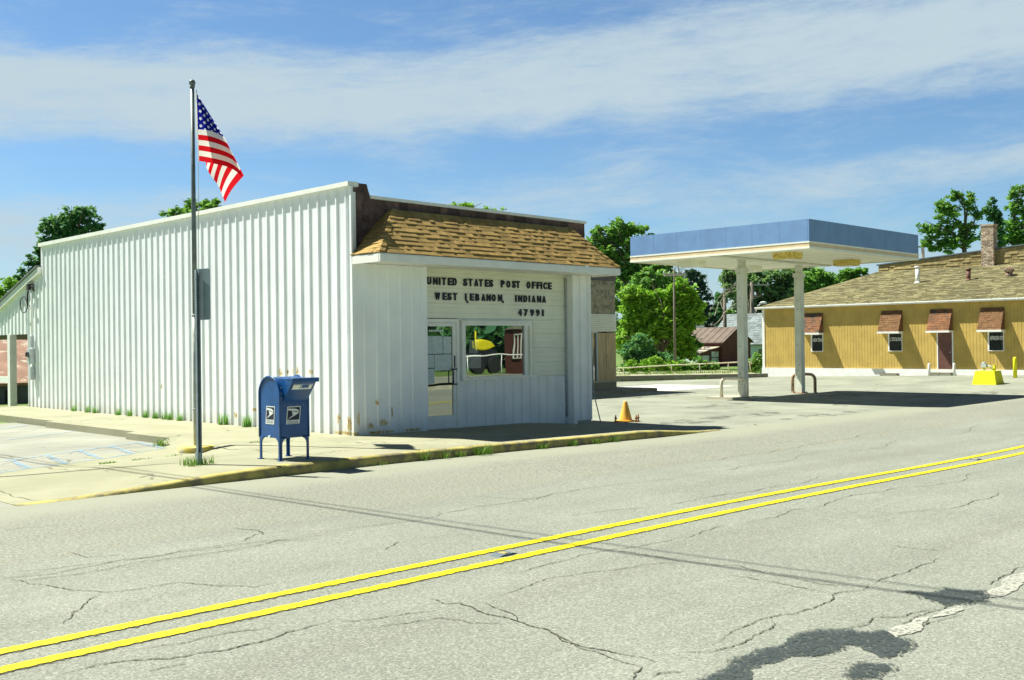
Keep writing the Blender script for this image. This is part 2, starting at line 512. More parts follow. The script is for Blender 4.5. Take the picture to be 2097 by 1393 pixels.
def alpha_mat(name, col, scale, lo, hi, rough=.6, strength=1.0):
    """a thin coat on the ground, broken up by the grain of what it lies on"""
    m = bpy.data.materials.new(name); m.use_nodes = True
    nt = m.node_tree; nt.nodes.clear(); q = NT(nt)
    P = q.n('ShaderNodeNewGeometry').outputs['Position']
    b = q.n('ShaderNodeBsdfPrincipled'); b.inputs['Roughness'].default_value = rough
    q.put(b.inputs['Base Color'], q.mix(q.noise(P, 7, 4), [k * .8 for k in col], [min(.9, k * 1.15) for k in col]))
    b.inputs['Specular IOR Level'].default_value = .3
    t = q.n('ShaderNodeBsdfTransparent'); mx = q.n('ShaderNodeMixShader')
    a = q.m('MULTIPLY', q.step(q.noise(P, scale, 5, .65), lo, hi), strength)
    q.put(mx.inputs[0], a); nt.links.new(t.outputs[0], mx.inputs[1]); nt.links.new(b.outputs[0], mx.inputs[2])
    nt.links.new(mx.outputs[0], q.n('ShaderNodeOutputMaterial').inputs[0])
    return m


LINEY = alpha_mat('yellow_line_paint', (.64, .55, .004), 30, .30, .40, .6)
LINEW = alpha_mat('worn_white_line', (.42, .42, .36), 40, .34, .52, .7, .85)
LINEB = alpha_mat('faded_blue_line', (.22, .40, .60), 16, .38, .66, .7, .75)
STAIN = alpha_mat('damp_dark_stain', (.048, .062, .062), 38, .34, .54, .6, .82)
OILS = alpha_mat('soft_oil_stain', (.12, .125, .11), 2.2, .44, .70, .7, .65)
CRACK = pmat('dark_crack', (.075, .074, .052), 1, .2, 8)  # dark tone of the cracks and joints themselves


def leafmat(name, a, b_, c_, trans=.35):
    m = bpy.data.materials.new(name); m.use_nodes = True
    nt = m.node_tree; nt.nodes.clear(); q = NT(nt)
    at = q.n('ShaderNodeAttribute', attribute_name='tint')
    c = q.mix(q.step(at.outputs['Fac'], 0, .55), a, b_)
    c = q.mix(q.step(at.outputs['Fac'], .6, 1.0), c, c_)
    d = q.n('ShaderNodeBsdfPrincipled'); q.put(d.inputs['Base Color'], c); d.inputs['Roughness'].default_value = .55
    d.inputs['Specular IOR Level'].default_value = .25
    t = q.n('ShaderNodeBsdfTranslucent'); q.put(t.inputs[0], q.mix(.5, c, (.16, .26, .02)))
    mx = q.n('ShaderNodeMixShader'); mx.inputs[0].default_value = trans
    nt.links.new(d.outputs[0], mx.inputs[1]); nt.links.new(t.outputs[0], mx.inputs[2])
    nt.links.new(mx.outputs[0], q.n('ShaderNodeOutputMaterial').inputs[0])
    return m


LEAFB = leafmat('bright_leaf', (.16, .38, .03), (.29, .57, .055), (.44, .70, .11), .5)
LEAFM = leafmat('mid_leaf', (.105, .29, .065), (.19, .43, .085), (.32, .57, .13), .5)
LEAFD = leafmat('dark_leaf', (.055, .20, .10), (.095, .28, .11), (.17, .38, .14), .45)
LEAFS = leafmat('spruce_needle', (.02, .07, .055), (.04, .11, .075), (.07, .16, .10), .2)
LEAFG = leafmat('olive_leaf', (.12, .24, .11), (.21, .36, .15), (.33, .48, .21), .48)
BLADE = leafmat('grass_blade', (.05, .15, .015), (.11, .26, .025), (.22, .36, .06), .4)


def glassmat(name, refl=.45, body=(.012, .018, .022)):
    m = bpy.data.materials.new(name); m.use_nodes = True
    nt = m.node_tree; nt.nodes.clear(); q = NT(nt)
    d = q.n('ShaderNodeBsdfDiffuse'); q.put(d.inputs[0], body)
    gl = q.n('ShaderNodeBsdfGlossy'); gl.inputs['Roughness'].default_value = .01
    q.put(gl.inputs[0], (.86, .92, .86))
    bn = q.n('ShaderNodeBump'); bn.inputs['Strength'].default_value = .045; bn.inputs['Distance'].default_value = .02
    q.put(bn.inputs['Height'], q.noise(q.n('ShaderNodeNewGeometry').outputs['Position'], 1.6, 1)); q.put(gl.inputs['Normal'], bn.outputs[0])
    mx = q.n('ShaderNodeMixShader'); mx.inputs[0].default_value = refl
    nt.links.new(d.outputs[0], mx.inputs[1]); nt.links.new(gl.outputs[0], mx.inputs[2])
    nt.links.new(mx.outputs[0], q.n('ShaderNodeOutputMaterial').inputs[0])
    return m


GLASS = glassmat('window_glass', .36)
GLASSD = glassmat('dark_pane', .12)


# ------------------------------------------------------------------ setting: ground, road, walks
def grid(xs, ys, hf, keep=None, skirt=0):
    mb = MB(); nx, ny = len(xs), len(ys)
    used = {}
    def vid(i, j):
        if (i, j) not in used:
            used[(i, j)] = len(mb.v); mb.v.append((xs[i], ys[j], hf(xs[i], ys[j])))
        return used[(i, j)]
    cnt = {}
    for i in range(nx - 1):
        for j in range(ny - 1):
            if keep and not keep((xs[i] + xs[i + 1]) / 2, (ys[j] + ys[j + 1]) / 2):
                continue
            f = (vid(i, j), vid(i + 1, j), vid(i + 1, j + 1), vid(i, j + 1))
            mb.f.append(f); mb.t.append(.5); mb.sm.append(True)
            if skirt:
                for k in range(4):
                    e = (f[k], f[(k + 1) % 4]); cnt.setdefault(tuple(sorted(e)), []).append(e)
    if skirt:
        for k, es in cnt.items():
            if len(es) == 1:
                a, b = es[0]
                va, vb = mb.v[a], mb.v[b]
                mb.add([va, vb, (vb[0], vb[1], g(vb[0], vb[1]) - skirt), (va[0], va[1], g(va[0], va[1]) - skirt)], [(0, 3, 2, 1)])
    return mb


def lin(a, b, st):
    n = max(1, int(round((b - a) / st)))
    return [a + (b - a) * i / n for i in range(n + 1)]


gx = [-900, -300, -100, -40] + lin(-20, 60, 2) + [75, 100, 160, 300, 900]
gy = [-900, -300, -100, -40] + lin(-20, 60, 2) + [75, 100, 160, 300, 900]
struct('ground', grid(gx, gy, lambda x, y: g(x, y) - .035), GRASS)
rx = [-60, -30, -15] + lin(-6, 60, 1) + [75, 100, 160]
struct('road', grid(rx, lin(-1.2, 12.72, 1.16), g), ASPH)
struct('opposite_kerb', (lambda m: (m.box(-40, 120, -1.42, -1.2, -.3, .06), m)[1])(MB()), CONC)
struct('opposite_pavement', grid([-40, 0, 20, 40, 60, 120], [-12, -8, -4.5], lambda x, y: .01), LOT)
struct('lot', grid(lin(18.2, 46.4, .94), lin(12.73, 34, 1.03), lambda x, y: g(x, y) - .004), LOT)
struct('lot_far_side', grid([46.4, 50, 60, 80, 120], [9.0, 12.7, 15.7], lambda x, y: g(46, y) - .006), LOT)
struct('back_lot', grid(lin(18.5, 38, 1.5), lin(34, 46, 2), lambda x, y: g(x, y) - .008), LOT)
struct('bright_apron', grid(lin(32.6, 37.4, .6), lin(24.2, 28.2, .5), lambda x, y: g(x, y) + .003), APRON)
struct('parking_lot', grid(lin(-12, 9.6, .9), lin(12.73, 30, .96), lambda x, y: g(x, y) - .003,
                           lambda x, y: y < 26.5 + .1 * x), PARK)

xs = lin(4.5, 18.8, .2)
ys = lin(12.78, 16.3, .176) + lin(16.5, 32.6, .46)


def keep_walk(x, y):
    if x > 11.75:
        return y < 16.3
    if x > 9.28 + max(0, (y - 18.4)) * .045:
        return True
    return y < 16.25 + (x - 5.5) * .52 and y < 18.3


struct('sidewalk', grid(xs, ys, lambda x, y: g(x, y) + sw(x, y) + .004, keep_walk, .2), WALK)

# painted kerb: rounded top edge, chipped and uneven
mb = MB(); prof = 6
kx = lin(4.5, 18.95, .09)
for i, x in enumerate(kx):
    j = .012 * math.sin(x * 2.1) + rnd.uniform(-.006, .006)
    h = g(x, 12.7) + sw(x, 12.8) + .007 + rnd.uniform(-.003, .002)
    b0 = g(x, 12.6) - .03
    yo = 12.64 + j
    chip = rnd.uniform(0, .012) + (.025 if rnd.random() < .05 else 0)
    hh = max(h - b0 - .03, 0)
    mb.v += [(x, 12.80, h), (x, yo + .035 + chip, h), (x, yo + .012 + chip * .5, h - min(.012, hh)), (x, yo, h - min(.035, hh)), (x, yo - .012, b0 + hh * .4), (x, yo - .016, b0)]
for i in range(len(kx) - 1):
    for k in range(prof - 1):
        a = i * prof + k
        mb.f.append((a, a + 1, a + prof + 1, a + prof)); mb.t.append(.5); mb.sm.append(k > 0)
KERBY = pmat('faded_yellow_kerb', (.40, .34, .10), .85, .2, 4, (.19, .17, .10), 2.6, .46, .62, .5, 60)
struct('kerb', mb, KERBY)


def crackline(mb, pts, wd, z=.0055, seed=0):
    r = random.Random(seed)
    P = [Vector((a, b)) for a, b in pts]
    for _ in range(4):
        Q = [P[0]]
        for a, b in zip(P, P[1:]):
            d = b - a; n = Vector((-d.y, d.x))
            Q += [(a + b) / 2 + n * r.uniform(-.10, .10), b]
        P = Q
    n = len(P); o = len(mb.v)
    for i, p in enumerate(P):
        d = (P[min(i + 1, n - 1)] - P[max(i - 1, 0)])
        nn = Vector((-d.y, d.x)).normalized() if d.length > 0 else Vector((0, 1))
        t = min(i, n - 1 - i) / n
        ww = wd * min(1, .25 + 5 * t) * r.uniform(.25, 1.35)
        for sgn in (-1, 1):
            q = p + nn * ww * .5 * sgn
            mb.v.append((q.x, q.y, g(q.x, q.y) + z))
        if i:
            a = o + 2 * (i - 1)
            mb.f.append((a, a + 1, a + 3, a + 2)); mb.t.append(.5); mb.sm.append(False)


CR = [[[3.0,8.82],[3.06,8.37],[3.19,7.99],[3.35,7.66],[3.6,7.57],[3.88,7.55],[4.0,7.26],[4.19,6.97],[4.41,7.0]],[[3.29,7.62],[3.1,7.43],[2.92,7.23],[2.77,6.99]],[[3.04,8.95],[3.38,8.81],[3.87,8.68],[4.49,8.72],[5.15,8.73],[5.48,8.92],[6.06,8.46]],[[2.99,8.79],[3.36,8.6],[3.96,8.73],[4.58,8.61],[5.2,8.54],[5.93,8.27]],[[2.99,8.58],[3.37,8.45],[4.01,8.52],[4.63,8.4],[5.35,8.49],[5.71,8.21]],[[2.34,5.93],[2.59,5.93],[2.75,5.86],[2.89,5.74],[3.21,5.65],[3.5,5.66],[3.85,5.73],[4.06,5.76]],[[2.85,6.07],[3.12,5.98],[3.4,5.99],[3.69,5.87]],[[2.67,5.61],[2.77,5.62],[2.92,5.59]],[[5.43,9.39],[5.51,9.09],[5.4,8.82]],[[3.77,11.08],[4.07,11.02],[4.38,10.93]],[[3.79,9.4],[3.8,9.07],[4.06,8.93]],[[6.09,8.49],[6.44,8.43],[6.99,8.32],[7.87,8.52],[8.56,8.44],[9.51,8.54],[10.43,8.53],[11.62,8.37]],[[8.43,9.19],[8.68,8.56],[9.13,8.46]],[[5.24,5.42],[5.51,5.45],[5.93,5.51],[6.49,5.32],[6.97,5.19],[6.98,5.04]],[[5.78,5.85],[6.12,5.87],[6.42,5.87],[6.88,5.9],[7.21,5.81],[7.53,5.78],[7.97,5.75]],[[4.85,5.78],[4.82,5.53],[4.91,5.47],[4.83,5.13],[4.84,5.02],[4.84,4.82],[4.83,4.56],[4.7,4.3],[4.7,4.11],[4.73,3.88],[4.75,3.63]],[[4.06,5.67],[4.24,5.56],[4.48,5.51],[4.67,5.43]],[[4.04,5.43],[4.32,5.32],[4.55,5.26],[4.61,5.01],[4.81,4.79]],[[5.04,5.32],[4.97,5.1],[4.93,4.92],[4.84,4.81]],[[4.79,4.48],[4.66,4.1],[4.63,3.8],[4.63,3.63]],[[5.74,7.35],[5.9,7.46],[6.06,7.57]],[[4.53,3.49],[4.61,3.5],[4.71,3.41]],[[4.42,3.53],[4.63,3.63]],[[8.13,7.31],[8.49,7.28],[9.15,7.02]],[[7.04,5.89],[7.09,5.62],[7.03,5.08]],[[7.91,5.71],[8.21,5.74],[8.51,5.79],[8.74,5.8]],[[5.02,3.63],[5.08,3.56],[5.29,3.48],[5.55,3.5],[5.78,3.52],[6.02,3.65]],[[5.31,3.6],[5.74,3.67],[6.01,3.67],[6.24,3.59],[6.6,3.59],[6.9,3.67],[7.12,3.57],[7.35,3.62]],[[7.1,5.12],[7.24,4.67],[7.14,4.17],[7.1,3.9],[7.22,3.69]],[[6.9,4.53],[6.93,4.17],[6.89,3.75]],[[7.42,3.62],[7.75,3.62],[8.18,3.62],[8.59,3.63]],[[8.85,4.18],[8.91,3.73]],[[6.0,3.27],[6.24,3.13],[6.47,3.17],[6.64,3.03],[7.01,2.94]],[[6.3,2.95],[6.55,2.96],[6.95,2.94],[7.21,2.91]],[[6.28,2.81],[6.49,2.85],[6.92,2.79]],[[7.87,2.96],[8.32,2.99],[8.7,3.0]],
      [[11.6,8.4],[14,8.5],[17,8.42],[21,8.5],[26,8.6]],[[9.2,6.95],[11,6.9],[13,7.1]],[[10,5.0],[11.5,4.6],[13,4.7]],[[12,9.6],[16,9.5],[20,9.9],[24,9.8]],[[8.9,5.78],[10.5,5.7],[12.5,5.75],[15,5.7]]]
mb = MB()
for i, c in enumerate(CR):
    crackline(mb, c, .0095 if i not in (5, 8, 15) else .013, seed=i)
struct('road_cracks', mb, CRACK)
mb = MB()
for c in ([[9.12, 16.55], [11.72, 15.0]], [[4.84, 14.4], [4.84, 12.8]], [[9.2, 14.35], [13.6, 14.35]], [[9.15, 16.6], [9.2, 12.9]], [[9.3, 22.6], [11.7, 22.7]], [[9.4, 27.1], [11.7, 27.2]], [[13.6, 12.9], [13.6, 15.9]]):
    mbx = MB(); crackline(mbx, c, .012, seed=3)
    mb.add([(x, y, g(x, y) + sw(x, y) + .008) for x, y, z in mbx.v], mbx.f)
struct('sidewalk_joints', mb, CRACK)


def linestrip(mb, y, wd, x0, x1, st, z, jit, wob=0):
    n = int((x1 - x0) / st); o = len(mb.v)
    for i in range(n + 1):
        x = x0 + st * i; yy = y + wob * math.sin(x * .35)
        mb.v += [(x, yy - wd / 2 + rnd.uniform(-jit, jit), g(x, yy) + z), (x, yy + wd / 2 + rnd.uniform(-jit, jit), g(x, yy) + z)]
        if i:
            a = o + 2 * (i - 1); mb.f.append((a, a + 2, a + 3, a + 1)); mb.t.append(.5); mb.sm.append(False)


for k, y in enumerate((6.245, 6.62)):
    mb = MB(); linestrip(mb, y, .118, -8, 20, .03, .0072, .010, .012); linestrip(mb, y, .118, 20, 120, .5, .0072, .003, .012)
    struct('road_yellow_line', mb, LINEY)
# a dark, frayed tar margin under the paint
mb = MB()
for y in (6.245, 6.62):
    linestrip(mb, y - .06, .034, -8, 16, .03, .0062, .014, .012)
struct('road_line_margin', mb, alpha_mat('dark_line_margin', (.10, .085, .03), 30, .42, .56, .8, .8))


def blot(pts, z, seed, amp=.14):
    r = random.Random(seed); P = [Vector(p) for p in pts]
    for k in range(4):
        Q = []
        for i, a in enumerate(P):
            b = P[(i + 1) % len(P)]; d = b - a
            Q += [a, (a + b) / 2 + Vector((-d.y, d.x)) * r.uniform(-amp, amp)]
        P = Q
    m = MB(); m.add([(p.x, p.y, g(p.x, p.y) + z) for p in P], [tuple(range(len(P)))]); return m


WL = [[[6.22,2.96],[6.12,2.85],[6.29,2.82],[6.57,2.88],[6.72,2.91],[6.63,2.96]],[[6.72,2.89],[6.79,2.85],[7.06,2.82],[7.14,2.89],[6.95,2.91]],[[7.66,2.9],[7.51,2.82],[8.2,2.83],[8.46,2.92],[8.24,2.96]],[[8.6,2.85],[9.6,2.83],[9.6,2.94],[8.7,2.95]]]
mb = MB()
for i, p in enumerate(WL):
    q = blot(p, .0075, 40 + i, .1); mb.add(q.v, q.f)
struct('road_edge_line', mb, LINEW)
ST = [[[4.71,3.26],[5.05,3.32],[5.35,3.32],[5.63,3.31],[5.93,3.28],[6.08,3.16],[6.11,3.02],[6.23,2.98],[6.12,2.88],[6.09,2.76],[5.92,2.7],[5.75,2.69],[5.65,2.74],[5.74,2.85],[5.8,2.93],[5.75,3.03],[5.5,3.01],[5.24,3.12],[4.99,3.17],[4.85,3.07],[4.63,3.05],[4.3,3.1],[4.49,3.19]],[[5.38,2.77],[5.5,2.77],[5.59,2.67],[5.46,2.6],[5.33,2.6],[5.21,2.68],[5.28,2.73]],[[7.27,3.34],[7.36,3.2],[7.56,3.16],[7.58,3.06],[7.68,2.95],[7.5,2.83],[7.25,2.87],[7.1,2.97],[7.23,3.17]]]
mb = MB()
for i, p in enumerate(ST):
    q = blot(p, .008, 60 + i, .2); mb.add(q.v, q.f)
struct('road_damp_stain', mb, STAIN)
mb = MB()
for i, p in enumerate(ST):
    cx_ = sum(a for a, b in p) / len(p); cy_ = sum(b for a, b in p) / len(p)
    q = blot([(a + .035 * (1 if a > cx_ else -1), b + .03 * (1 if b > cy_ else -1)) for a, b in p], .0065, 60 + i, .24); mb.add(q.v, q.f)
struct('road_damp_fringe', mb, alpha_mat('damp_speckled_fringe', (.05, .06, .055), 50, .48, .56, .6, .8))
q = blot([[4.8, 3.0], [5.3, 3.02], [5.7, 2.95], [5.72, 2.78], [5.4, 2.55], [5.0, 2.4], [4.4, 2.4]], .005, 9, .15)
struct('road_pale_patch', q, alpha_mat('pale_dust', (.36, .36, .32), 30, .42, .66, .9, .5))
mb = MB()
for k, (x, y, a, b) in enumerate(((22, 14.6, 2.6, .6), (33.6, 17.2, 1.8, .8), (26, 17.5, 1.5, .5), (36, 13.9, 1.6, .5), (24.5, 13.2, 2.2, .4), (30, 22.5, 2, .6))):
    q = blot([(x + a * math.cos(t), y + b * math.sin(t)) for t in [i * .5236 for i in range(12)]], .007, 80 + k, .12); mb.add(q.v, q.f)
struct('lot_oil_stains', mb, OILS)

BL = [[[5.53,16.21],[6.25,16.54],[7.33,16.89],[8.06,17.29],[8.85,17.75]],[[6.08,17.83],[6.97,18.25],[7.69,18.62],[8.39,18.91],[9.07,19.27]],[[6.3,17.92],[6.01,16.44]],[[6.97,18.25],[6.65,16.59]],[[7.69,18.62],[7.34,16.92]],[[8.39,18.91],[8.06,17.29]],[[9.07,19.27],[8.85,17.75]],[[7.56,21.96],[9.43,23.03]],[[8.52,24.94],[9.4,25.81]],[[2.5,14.9],[5.53,16.21]],[[3.5,16.4],[6.08,17.83]]]
mb = MB()
for i, c in enumerate(BL):
    for a, b in zip(c, c[1:]):
        a, b = Vector(a), Vector(b); d = (b - a).normalized(); n = Vector((-d.y, d.x)) * .055
        z = g(a.x, a.y) + .009 + .0006 * i
        mb.quad(*[(p.x, p.y, z) for p in (a - n, b - n, b + n, a + n)])
struct('parking_blue_lines', mb, LINEB)

# raised terrace behind the lot, with its old concrete edge
mb = MB()
ter = [(30, 38.7), (38.6, 32.1), (44.9, 27.35), (45.95, 28.6), (56, 40), (46, 56), (30, 56)]
mb.prism(ter, 'z', -.4, .16)
struct('terrace', mb, SOIL, True)
mb = MB()
for a, b in (((38.6, 32.1), (44.9, 27.35)), ((30, 38.7), (38.6, 32.1))):
    a, b = Vector(a), Vector(b); d = b - a; n = Vector((-d.y, d.x)).normalized() * -.22
    mb.obox((a.x, a.y, -.4), (d.x, d.y, 0), (n.x, n.y, 0), (0, 0, .59))
struct('terrace_kerb', mb, CONC2, True)


# ------------------------------------------------------------------ shingles and text
def shingles(mb, o, u, v, n, courses, ch, span, tw=(.11, .30), th=.012, seed=1):
    """tabs laid in courses from o upwards along v; span(c) gives the u-range of course c"""
    r = random.Random(seed)
    o, u, v, n = Vector(o), Vector(u).normalized(), Vector(v).normalized(), Vector(n).normalized()
    for c in range(courses):
        a, b = span((c + .5) * ch); x = a
        while x < b - .01:
            wd = min(r.uniform(*tw), b - x)
            t = th * (1.9 if r.random() < .5 else .8)
            drop = r.uniform(0, .008)
            p0 = o + u * x + v * (c * ch - drop); p1 = p0 + u * (wd - .004); e = v * (ch + .03)
            # follow slanted ends
            sh0 = sh1 = Vector((0, 0, 0))
            if abs(x - a) < 1e-6:
                sh0 = u * (span((c + 1) * ch)[0] - span(c * ch)[0]); p0 = o + u * span(c * ch)[0] + v * (c * ch - drop)
            if x + wd >= b - .011:
                sh1 = u * (span((c + 1) * ch)[1] - span(c * ch)[1]); p1 = o + u * span(c * ch)[1] + v * (c * ch - drop)
            P = [p0, p1, p1 + e + sh1, p0 + e + sh0]
            T = [p0 + n * t, p1 + n * t, p1 + e + sh1 + n * .002, p0 + e + sh0 + n * .002]
            mb.add(P + T, [(4, 5, 6, 7), (0, 1, 5, 4), (1, 2, 6, 5), (3, 0, 4, 7)], r.random())
            x += wd


_fc = {}


def glyphs(txt, bold=.02):
    """outline mesh (vertices, faces) of a text, local x right, y up, unit size"""
    key = (txt, bold)
    if key not in _fc:
        cu = bpy.data.curves.new('t', 'FONT'); cu.body = txt; cu.size = 1; cu.offset = bold; cu.resolution_u = 3
        o = bpy.data.objects.new('t', cu); COL.objects.link(o)
        bpy.context.view_layer.update()
        dg = bpy.context.evaluated_depsgraph_get()
        me = o.evaluated_get(dg).to_mesh()
        vs = [v.co.copy() for v in me.vertices]; fs = [tuple(p.vertices) for p in me.polygons]
        o.evaluated_get(dg).to_mesh_clear()
        bpy.data.objects.remove(o); bpy.data.curves.remove(cu)
        _fc[key] = (vs, fs)
    return _fc[key]


def text_solid(mb, txt, o, u, v, n, w_, h, depth, bold=.02, slant=0):
    """solid letters filling w_ x h from the lower-left corner o"""
    vs, fs = glyphs(txt, bold)
    o, u, v, n = Vector(o), Vector(u), Vector(v), Vector(n)
    x0 = min(p.x for p in vs); x1 = max(p.x for p in vs); y0 = min(p.y for p in vs); y1 = max(p.y for p in vs)
    q = [o + u * ((p.x - x0) / (x1 - x0) * w_ + slant * (p.y - y0) / (y1 - y0) * h) + v * ((p.y - y0) / (y1 - y0) * h) for p in vs]
    k = len(q)
    ed = {}
    for f in fs:
        for i in range(len(f)):
            e = (f[i], f[(i + 1) % len(f)]); s = tuple(sorted(e)); ed[s] = None if s in ed else e
    sides = [(e[0], e[1], k + e[1], k + e[0]) for e in ed.values() if e]
    mb.add([p + n * depth for p in q] + q, fs + [tuple(reversed(s)) for s in sides])


# ------------------------------------------------------------------ post office
XW, XE, YF, YR, YB, YP = 11.73, 18.50, 15.92, 16.15, 30.92, 16.06
po = thing('post_office', 'white corrugated metal post office with golden shingled awning roof at its street front', 'building', (15, 20, 0))


def corr(mb, o, u, v, n, length, z0, zt0, zt1, pitch, rib=.066, dep=.032, minor=True, start=.1):
    """ribbed sheet: from o along u for length, ribs standing out along n; top runs zt0 -> zt1"""
    o, u, n = Vector(o), Vector(u), Vector(n)
    pr = [(0, 0)]; x = start
    while x + rib < length:
        pr += [(x, 0), (x + .018, dep), (x + rib - .018, dep), (x + rib, 0)]
        if minor:
            for k in (.36, .68):
                a = x + rib + (pitch - rib) * k
                if a + .03 < length:
                    pr += [(a, 0), (a + .008, .003), (a + .022, .003), (a + .03, 0)]
        x += pitch
    pr.append((length, 0))
    k = len(mb.v)
    for s, d in pr:
        p = o + u * s + n * d
        mb.v += [(p.x, p.y, z0), (p.x, p.y, zt0 + (zt1 - zt0) * s / length)]
    for i in range(len(pr) - 1):
        a = k + 2 * i
        mb.f.append((a, a + 2, a + 3, a + 1)); mb.t.append(.5); mb.sm.append(False)


ZT0, ZT1 = 4.80, 4.76
mb = MB()
corr(mb, (XW, YF + .04, 0), (0, 1, 0), (0, 0, 1), (-1, 0, 0), YB - YF - .04, -.12, ZT0, ZT1, .305)
side = obj('wall', mb, CORR, po, fix=False); side['label'] = 'long white corrugated side wall with rust spots'
mb = MB()
mb.box(XW + .01, XW + .12, YF + .05, YB - .02, -.15, 4.70)
mb.box(XE - .12, XE, YP + .27, YB - .02, -.15, 3.6); mb.box(XE - .1, XE, YF + .03, YP + .26, -.15, 3.36)
mb.box(XW + .12, XE - .12, YB - .15, YB - .02, -.15, 3.6)
mb.box(XW + .12, XE - .12, YF + .45, YB - .15, 3.4, 3.52)
obj('wall', mb, WHITE, po)['label'] = 'plain side and rear walls with flat roof'
mb = MB()
mb.prism([(YF + .01, ZT0 - .0), (YB, ZT1), (YB, ZT1 + .10), (YF + .01, ZT0 + .085)], 'x', XW - .085, XW + .16)
obj('roof_trim', mb, TRIM, po)
mb = MB(); mb.box(XW - .035, XW + .07, YF - .022, YF + .04, -.05, 3.36); mb.box(XW - .035, XW + .012, YF - .012, YF + .04, 3.36, 4.80)
obj('corner_trim', mb, CORR, po)
# street wings
mb = MB()
corr(mb, (XW + .07, YF, 0), (1, 0, 0), (0, 0, 1), (0, -1, 0), 13.44 - XW - .07, -.02, 3.36, 3.36, .29, .06, .03, False, .16)
mb.box(13.36, 13.52, YF - .025, YR - .002, .0, 3.36)
obj('wall', mb, CORR, po)['label'] = 'front wing left of the door'
mb = MB()
corr(mb, (17.98, YF, 0), (1, 0, 0), (0, 0, 1), (0, -1, 0), XE - 17.98, .02, 3.36, 3.36, .26, .06, .03, False, .14)
mb.box(17.88, 17.99, YF - .022, YR - .002, -.1, 3.36); mb.box(XE - .05, XE + .012, YF - .022, YF + .03, .02, 3.36)
obj('wall', mb, WHITE, po)['label'] = 'narrow front wing right of the window'
mb = MB(); mb.box(17.95, XE - .01, YF - .005, YF + .05, -.2, .02)
obj('foundation', mb, CONC, po)
# cream siding with long horizontal grooves
mb = MB()


def hsiding(mb, x0, x1, zs, y):
    for za, zb in zip(zs, zs[1:]):
        h = zb - za
        pr = [(y - .002, za), (y - .022, za + .012), (y - .022, za + h * .34), (y - .012, za + h * .355), (y - .012, za + h * .375), (y - .020, za + h * .39),
              (y - .020, za + h * .67), (y - .011, za + h * .685), (y - .011, za + h * .705), (y - .019, za + h * .72), (y - .017, zb - .02), (y - .002, zb)]
        k = len(mb.v)
        for a, b in pr:
            mb.v += [(x0, a, b), (x1, a, b)]
        for i in range(len(pr) - 1):
            c = k + 2 * i; mb.f.append((c, c + 1, c + 3, c + 2)); mb.t.append(.5); mb.sm.append(False)


hsiding(mb, 13.5, 17.88, [2.34, 2.66, 2.98, 3.29, 3.40], YR)
hsiding(mb, 16.80, 17.88, [1.07, 1.39, 1.71, 2.03, 2.34], YR)
obj('siding', mb, CREAM, po, fix=False)
mb = MB()
corr(mb, (14.56, YR - .005, 0), (1, 0, 0), (0, 0, 1), (0, -1, 0), 17.88 - 14.56, .03, 1.05, 1.05, .275, .05, .032, False, .2)
mb.box(14.53, 14.60, YR - .045, YR + .02, .03, 1.05)
mb.box(14.56, 17.88, YR + .001, YR + .1, -.1, 3.4)
obj('wall', mb, WHITE, po)['label'] = 'ribbed lower panel under the window'
# letters, each a piece of its own
mb = MB()
ROWS = [(3.025, .155, "UNITEDSTATESPOSTOFFICE", [103, 185, 262, 303, 383, 447, 590, 660, 738, 800, 880, 938, 1095, 1170, 1245, 1300, 1440, 1510, 1575, 1630, 1665, 1728]),
        (2.72, .15, "WESTLEBANON,INDIANA", [205, 310, 375, 450, 612, 678, 750, 832, 900, 970, 1055, 1112, 1285, 1325, 1395, 1465, 1508, 1580, 1648]),
        (2.415, .15, "47991", [1322, 1402, 1485, 1562, 1645])]
for zb, h, txt, px in ROWS:
    for ch, p in zip(txt, px):
        t = (860 + p / 6.553 - 1048.5) / 2140
        x0 = (YR - .03) * (1 + t) / (1 - t)
        wd = {'I': .032, '1': .034, ',': .03, 'W': .135, 'N': .112}.get(ch, .103)
        m = MB(); yy = YR - .024
        hh, z0 = h, zb
        if ch == ',':
            hh, z0 = .055, zb - .035
        if ch == 'L':                       # slipped and bent, the odd one out
            m.obox((x0 - .002, yy, z0 + .01), (.034, 0, 0), (0, 0, h - .01), (0, -.03, 0))
            m.obox((x0, yy, z0 + .012), (.034, 0, 0), (.062, 0, -.062), (0, -.03, 0))
        elif ch in 'I1':
            m.obox((x0, yy, z0), (wd, 0, 0), (0, 0, h), (0, -.03, 0))
        else:
            text_solid(m, ch, (x0, yy, z0), (1, 0, 0), (0, 0, 1), (0, -1, 0), wd, hh, .03, .035)
        obj('letter', m, NAVY, po, fix=False)
# parapet, coping, hipped mansard
MT = 4.42
mb = MB()
mb.box(XW + .02, XE - .005, YP, YP + .26, 3.42, 4.58)
mb.prism([(XW + .02, 4.5), (XW + .02, 4.87), (12.15, 4.87), (12.26, 4.5)], 'y', YP, YP + .26)
shingles(mb, (XW + .015, YP, 3.45), (1, 0, 0), (0, 0, 1), (0, -1, 0), 8, .142, lambda v: (0, XE - XW - .02), (.16, .34), .008, 3)
shingles(mb, (XW + .015, YP, 4.585), (1, 0, 0), (0, 0, 1), (0, -1, 0), 2, .142, lambda v: (0, .53 - v * .33), (.16, .3), .008, 4)
obj('parapet', mb, BROWN, po, fix=False)
mb = MB(); mb.prism([(12.24, 4.62), (XE + .02, 4.585), (XE + .02, 4.645), (12.24, 4.68)], 'y', YP - .05, YP + .3)
obj('coping', mb, TRIM, po)
EY, EZ = 15.06, 3.50          # eave line
hx0, hx1 = 12.68, 17.86       # top of the mansard
e0, e1 = XW - .03, XE + .07
mb = MB()
slope = Vector((0, YF - EY, MT - EZ)); sl = slope.length
nrm = Vector((0, -(MT - EZ), YF - EY)).normalized()
